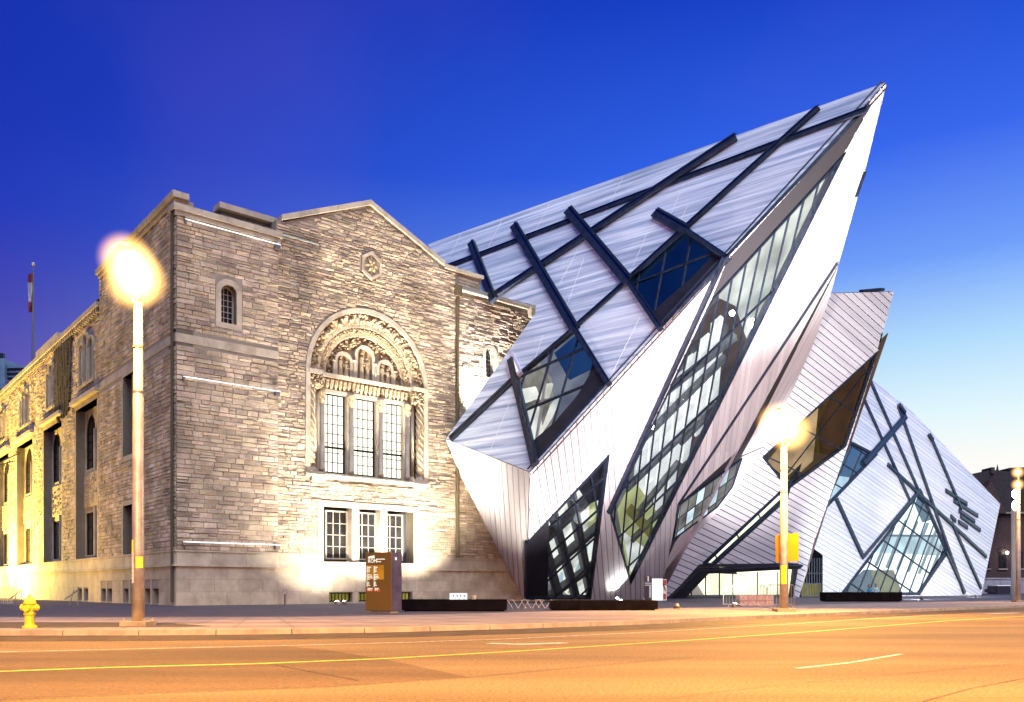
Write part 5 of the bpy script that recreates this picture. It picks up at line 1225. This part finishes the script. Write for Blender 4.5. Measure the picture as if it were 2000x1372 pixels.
# handrails at the side wall
for k, (x, lab) in enumerate(((26, 'left metal handrail at the side wall steps'), (136, 'right metal handrail at the side wall steps'))):
    q = gr(x, 1182.5); hr_ = root('handrail', tuple(q), lab, 'handrail', 'handrails at the side wall')
    mb = MB(); mb.tube([q, q+Vector((.25, 0, .9)), q+Vector((.45, .1, .9)), q+Vector((.45, .1, 0))], .03, 6); mb.tube([q+Vector((.45, .1, .9)), q+Vector((-.35, .1, .35))], .03, 6); mb.build('rail', 'galv', hr_)
fn = root('fence_panel', tuple(gr(10, 1181)), 'short metal fence panel by the yellow lit side wall', 'fence')
q0, q1 = gr(-25, 1181), gr(25, 1181)
for k in range(15): mb = MB(); p = q0+(q1-q0)*k/14; mb.tube([p, p+UP*1.05], .016, 5); mb.build('picket', 'galv', fn)
for z in (.1, 1.05): mb = MB(); mb.tube([q0+UP*z, q1+UP*z], .022, 5); mb.build('rail', 'galv', fn)
# tree at the left edge: trunk outside the frame, branches reach in
tb_ = gr(-190, 1196); tr = root('street_tree', tuple(tb_), 'tree at the left edge whose yellow lit twigs reach into view', 'tree')
D = tb_.y; mb = MB(); tips = []
def limb(a, b, r0, r1):
    m_ = (a+b)/2+Vector((random.uniform(-.2, .2), random.uniform(-.2, .2), .15)); mb.tube([a, m_, b], [r0, (r0+r1)/2, r1], 7)
crown = at(-110, 960, D); limb(tb_, tb_+Vector((.1, 0, 2.2)), .2, .15); limb(tb_+Vector((.1, 0, 2.2)), crown, .15, .1)
ends = [at(38, 886, D), at(30, 900, D+1), at(15, 790, D+.6), at(-40, 740, D), at(-120, 720, D+1), at(-180, 800, D-1), at(8, 852, D), at(-230, 880, D)]
for e_ in ends:
    limb(crown, e_, .06, .015)
    for k in range(9):
        p = crown+(e_-crown)*random.uniform(.35, 1); q = p+Vector((random.uniform(-.4, .4), random.uniform(-.5, .5), random.uniform(-.35, .3))); limb(p, q, .012, .004); tips.append((p, q))
mb.build('trunk', 'bark', tr)
lf = MB()
for p, q in tips:
    for k in range(16):
        c = p+(q-p)*random.random()+Vector((random.gauss(0, .08), random.gauss(0, .1), random.gauss(0, .07))); d = Vector((random.uniform(-1, 1), random.uniform(-1, 1), random.uniform(-1, .3))).normalized(); s = d.orthogonal().normalized()
        L_ = random.uniform(.04, .08); lf.quad(c, c+d*L_*.5+s*L_*.3, c+d*L_, c+d*L_*.5-s*L_*.3)
lf.build('crown', 'leaf', tr, kind='stuff')
# two seated people behind the right planter
def person(base, label, shirt, yaw, s=1.0):
    base = Vector(base); o = root('person', tuple(base), label, 'person', 'people seated behind the planter')
    rm = Matrix.Rotation(yaw, 3, 'Z')
    J = {'pel': (0, 0, .55), 'che': (0, .0, 1.0), 'neck': (0, -.03, 1.13), 'hd': (0, -.06, 1.22), 'shl': (-.18, 0, 1.05), 'ell': (-.25, -.1, .80), 'hal': (-.12, -.32, .72), 'shr': (.18, 0, 1.05), 'elr': (.25, -.1, .8), 'har': (.12, -.32, .72),
         'hil': (-.1, 0, .52), 'knl': (-.13, -.43, .53), 'anl': (-.13, -.42, .1), 'tol': (-.13, -.58, .05), 'hir': (.1, 0, .52), 'knr': (.13, -.43, .53), 'anr': (.13, -.42, .1), 'tor': (.13, -.58, .05)}
    RR = {'pel': .14, 'che': .15, 'neck': .06, 'hd': .09, 'shl': .07, 'ell': .045, 'hal': .035, 'shr': .07, 'elr': .045, 'har': .035, 'hil': .1, 'knl': .07, 'anl': .05, 'tol': .04, 'hir': .1, 'knr': .07, 'anr': .05, 'tor': .04}
    E = [('pel', 'che'), ('che', 'neck'), ('neck', 'hd'), ('che', 'shl'), ('shl', 'ell'), ('ell', 'hal'), ('che', 'shr'), ('shr', 'elr'), ('elr', 'har'), ('pel', 'hil'), ('hil', 'knl'), ('knl', 'anl'), ('anl', 'tol'), ('pel', 'hir'), ('hir', 'knr'), ('knr', 'anr'), ('anr', 'tor')]
    ks = list(J); me = bpy.data.meshes.new('body'); me.from_pydata([tuple(rm @ Vector(J[k])*s) for k in ks], [(ks.index(a), ks.index(b)) for a, b in E], [])
    bo = bpy.data.objects.new('body', me); link(bo, o); md = bo.modifiers.new('Skin', 'SKIN'); sub = bo.modifiers.new('Sub', 'SUBSURF'); sub.levels = sub.render_levels = 2
    for k, v in zip(ks, me.skin_vertices[0].data): v.radius = (RR[k]*s, RR[k]*s)
    me.skin_vertices[0].data[0].use_root = True; me.materials.append(M[shirt])
    h = MB(); c = base+rm @ Vector((0, -.05, 1.3))*s; h.ball(c, .105*s, sz=1.2, n=14, m=10); h.build('head', 'skin', o, smooth=True)
    h = MB(); h.ball(c+rm @ Vector((0, .03, .045))*s, .115*s, sz=1.05, n=14, m=10); h.build('hair', 'hair', o, smooth=True)
    return o
pz = gr(1699, 1163.6)
person(at(1697, 1163.2, 74)*1, 'left seated person in blue clothing behind the right planter', 'bluecloth', .3, .92)
person(at(1711, 1163.2, 74)*1, 'right seated person in pale top behind the right planter', 'palecloth', -.3, .97)
for o in [x for x in bpy.data.objects if x.name.startswith('person')]: o.location.z = .0
bn = root('bench', tuple(at(1704, 1163, 74.2)), 'low bench carrying the two seated people', 'bench'); q = at(1704, 1163, 74.3); q.z = 0
box3(q, -1.6, 1.6, -.25, .3, .36, .42, 'seat', 'beam', bn); box3(q, -1.4, -1.3, -.2, .25, 0, .36, 'leg', 'fitting', bn); box3(q, 1.3, 1.4, -.2, .25, 0, .36, 'leg', 'fitting', bn)

# ==================================================================================================
#  FLOODLIGHTS (each a small fixture on the ground with its lamp; several unseen ones added for the walls)
# ==================================================================================================
def flood(p, target, energy, color, spot=80, label='', size=.25, glow=True, blend=1.0):
    p = Vector(p); o = root('floodlight', tuple(p), label, 'floodlight', 'ground floodlights')
    d = (Vector(target)-p).normalized(); mb = MB(); c = p+Vector((0, 0, .16))
    mb.tube([c-d*.14, c+d*.02], [.12, .15], 12); mb.build('housing', 'fitting', o)
    mb = MB(); mb.box(p.x-.12, p.y-.12, p.z, p.x+.12, p.y+.12, p.z+.05); mb.tube([p+Vector((-.14, 0, .03)), c+Vector((-.14, 0, 0))], .015, 5); mb.tube([p+Vector((.14, 0, .03)), c+Vector((.14, 0, 0))], .015, 5); mb.build('bracket', 'fitting', o)
    mb = MB(); mb.tube([c+d*.02, c+d*.05], [.13, .12], 12); mb.build('lens', 'lamp_white', o)
    l_ = new_light('flood_beam', 'SPOT', c+d*.12, energy, color, target, size, R(spot), blend); l_.parent = o; l_.location = l_.location-p
    return o
WW = (1, .90, .72); YY = (1, .66, .13); PK_ = (1, .86, .86)
flood(FF(8.9, .02, 4.0), FF(9.6, 7, 0), 8500, WW, 120, 'floodlight washing the stone wall left of the triple window')
flood(FF(12.9, .02, 2.3), FF(13, 14, 0), 15000, WW, 110, 'floodlight behind the bronze totem sign washing the arched window')
flood(FF(16.6, .02, 3.4), FF(16.5, 10, 0), 16000, WW, 100, 'floodlight behind the first planter washing the stone wall')
flood(FF(12.2, .02, 8), FF(15, 21.5, 0), 60000, (1, .88, .70), 36, 'small floodlight added before the planter to brighten the gable')
flood(FF(8.6, .02, 3.6), FF(8.8, 17, 0), 16000, (1, .93, .82), 60, 'narrow floodlight lifting light up the left of the gable wall')
flood(FF(17.0, .02, 2.6), FF(16.6, 18, 0), 14000, (1, .93, .82), 45, 'narrow floodlight lifting light up the right of the gable wall')
flood(FF(21.2, 13.4, 1.3), FF(25, 20, 0), 17000, (1, .95, .9), 120, 'wall mounted floodlight aimed up the right stone block')
flood(FS(20, .02, 8), FS(14, 9, 0), 5000, (1, .60, .16), 150, 'dim amber floodlight added to light the side of the corner block')
flood(FS(43.5, .02, 6), FS(41, 9, 0), 75000, YY, 165, 'yellow floodlight out from the middle of the side wing')
flood(FS(48.5, .02, 1.6), FS(48.5, 8, 0), 14000, (1, .78, .3), 110, 'yellow floodlight hard against the far end of the side wing')
flood(FS(60, .02, 8), FS(56, 9, 0), 90000, YY, 160, 'yellow floodlight at the far end of the side wing')
flood(gr(1322, 1190), PF.hit(1450, 720), 56000, PK_, 80, 'bright ground floodlight right of the second planter')
flood(gr(1435, 1187), PF.hit(1640, 400), 150000, (1, .96, .93), 50, 'ground floodlight left of the crowd barriers')
flood(Vector((7.5, 59.5, 0)), PF.hit(1120, 900), 7000, PK_, 120, 'floodlight behind the second planter')
flood(PF.hit(1196, 1168)+Vector((.3, -1.1, -.2)), PF.hit(1215, 1120), 2200, (1, .95, .92), 90, 'small floodlight hard against the foot of the great prow')
flood(Vector((-2.6, 57.5, 0)), PE.hit(985, 960), 3600, WW, 100, 'floodlight added under the left edge of the great crystal')
flood(gr(1490, 1174), PH.hit(1600, 750), 55000, (1, .93, .90), 80, 'floodlight aimed at the middle crystal')
flood(gr(1905, 1167), PK(*PK.p2(1880, 1050)), 26000, WW, 100, 'bright floodlight at the foot of the right crystal')
flood(gr(1800, 1172), PK(*PK.p2(1760, 950)), 55000, (.9, .95, 1), 90, 'floodlight between the planter and right crystal')
# street lamps of the near kerb are unseen, added behind the camera to light the road
for x, y, p_, w_ in ((-10, -2.5, 50000, 'leftmost'), (9, 1.5, 50000, 'middle'), (27, 11, 50000, 'rightmost')):
    b = Vector((x, y, -.13)); o = street_lamp(b, 9.3, w_+' unseen street lamp added on the near side of the road', heads=((0, .9, 0),), power=p_, hr=.3, near=True)
    l_ = new_light('lamp_beam', 'SPOT', (x, y+.9, 8.5), p_, SOD, (x, y+3.5, 0), .4, R(146), .5); l_.parent = o; l_.location = (0, .9, 8.6)
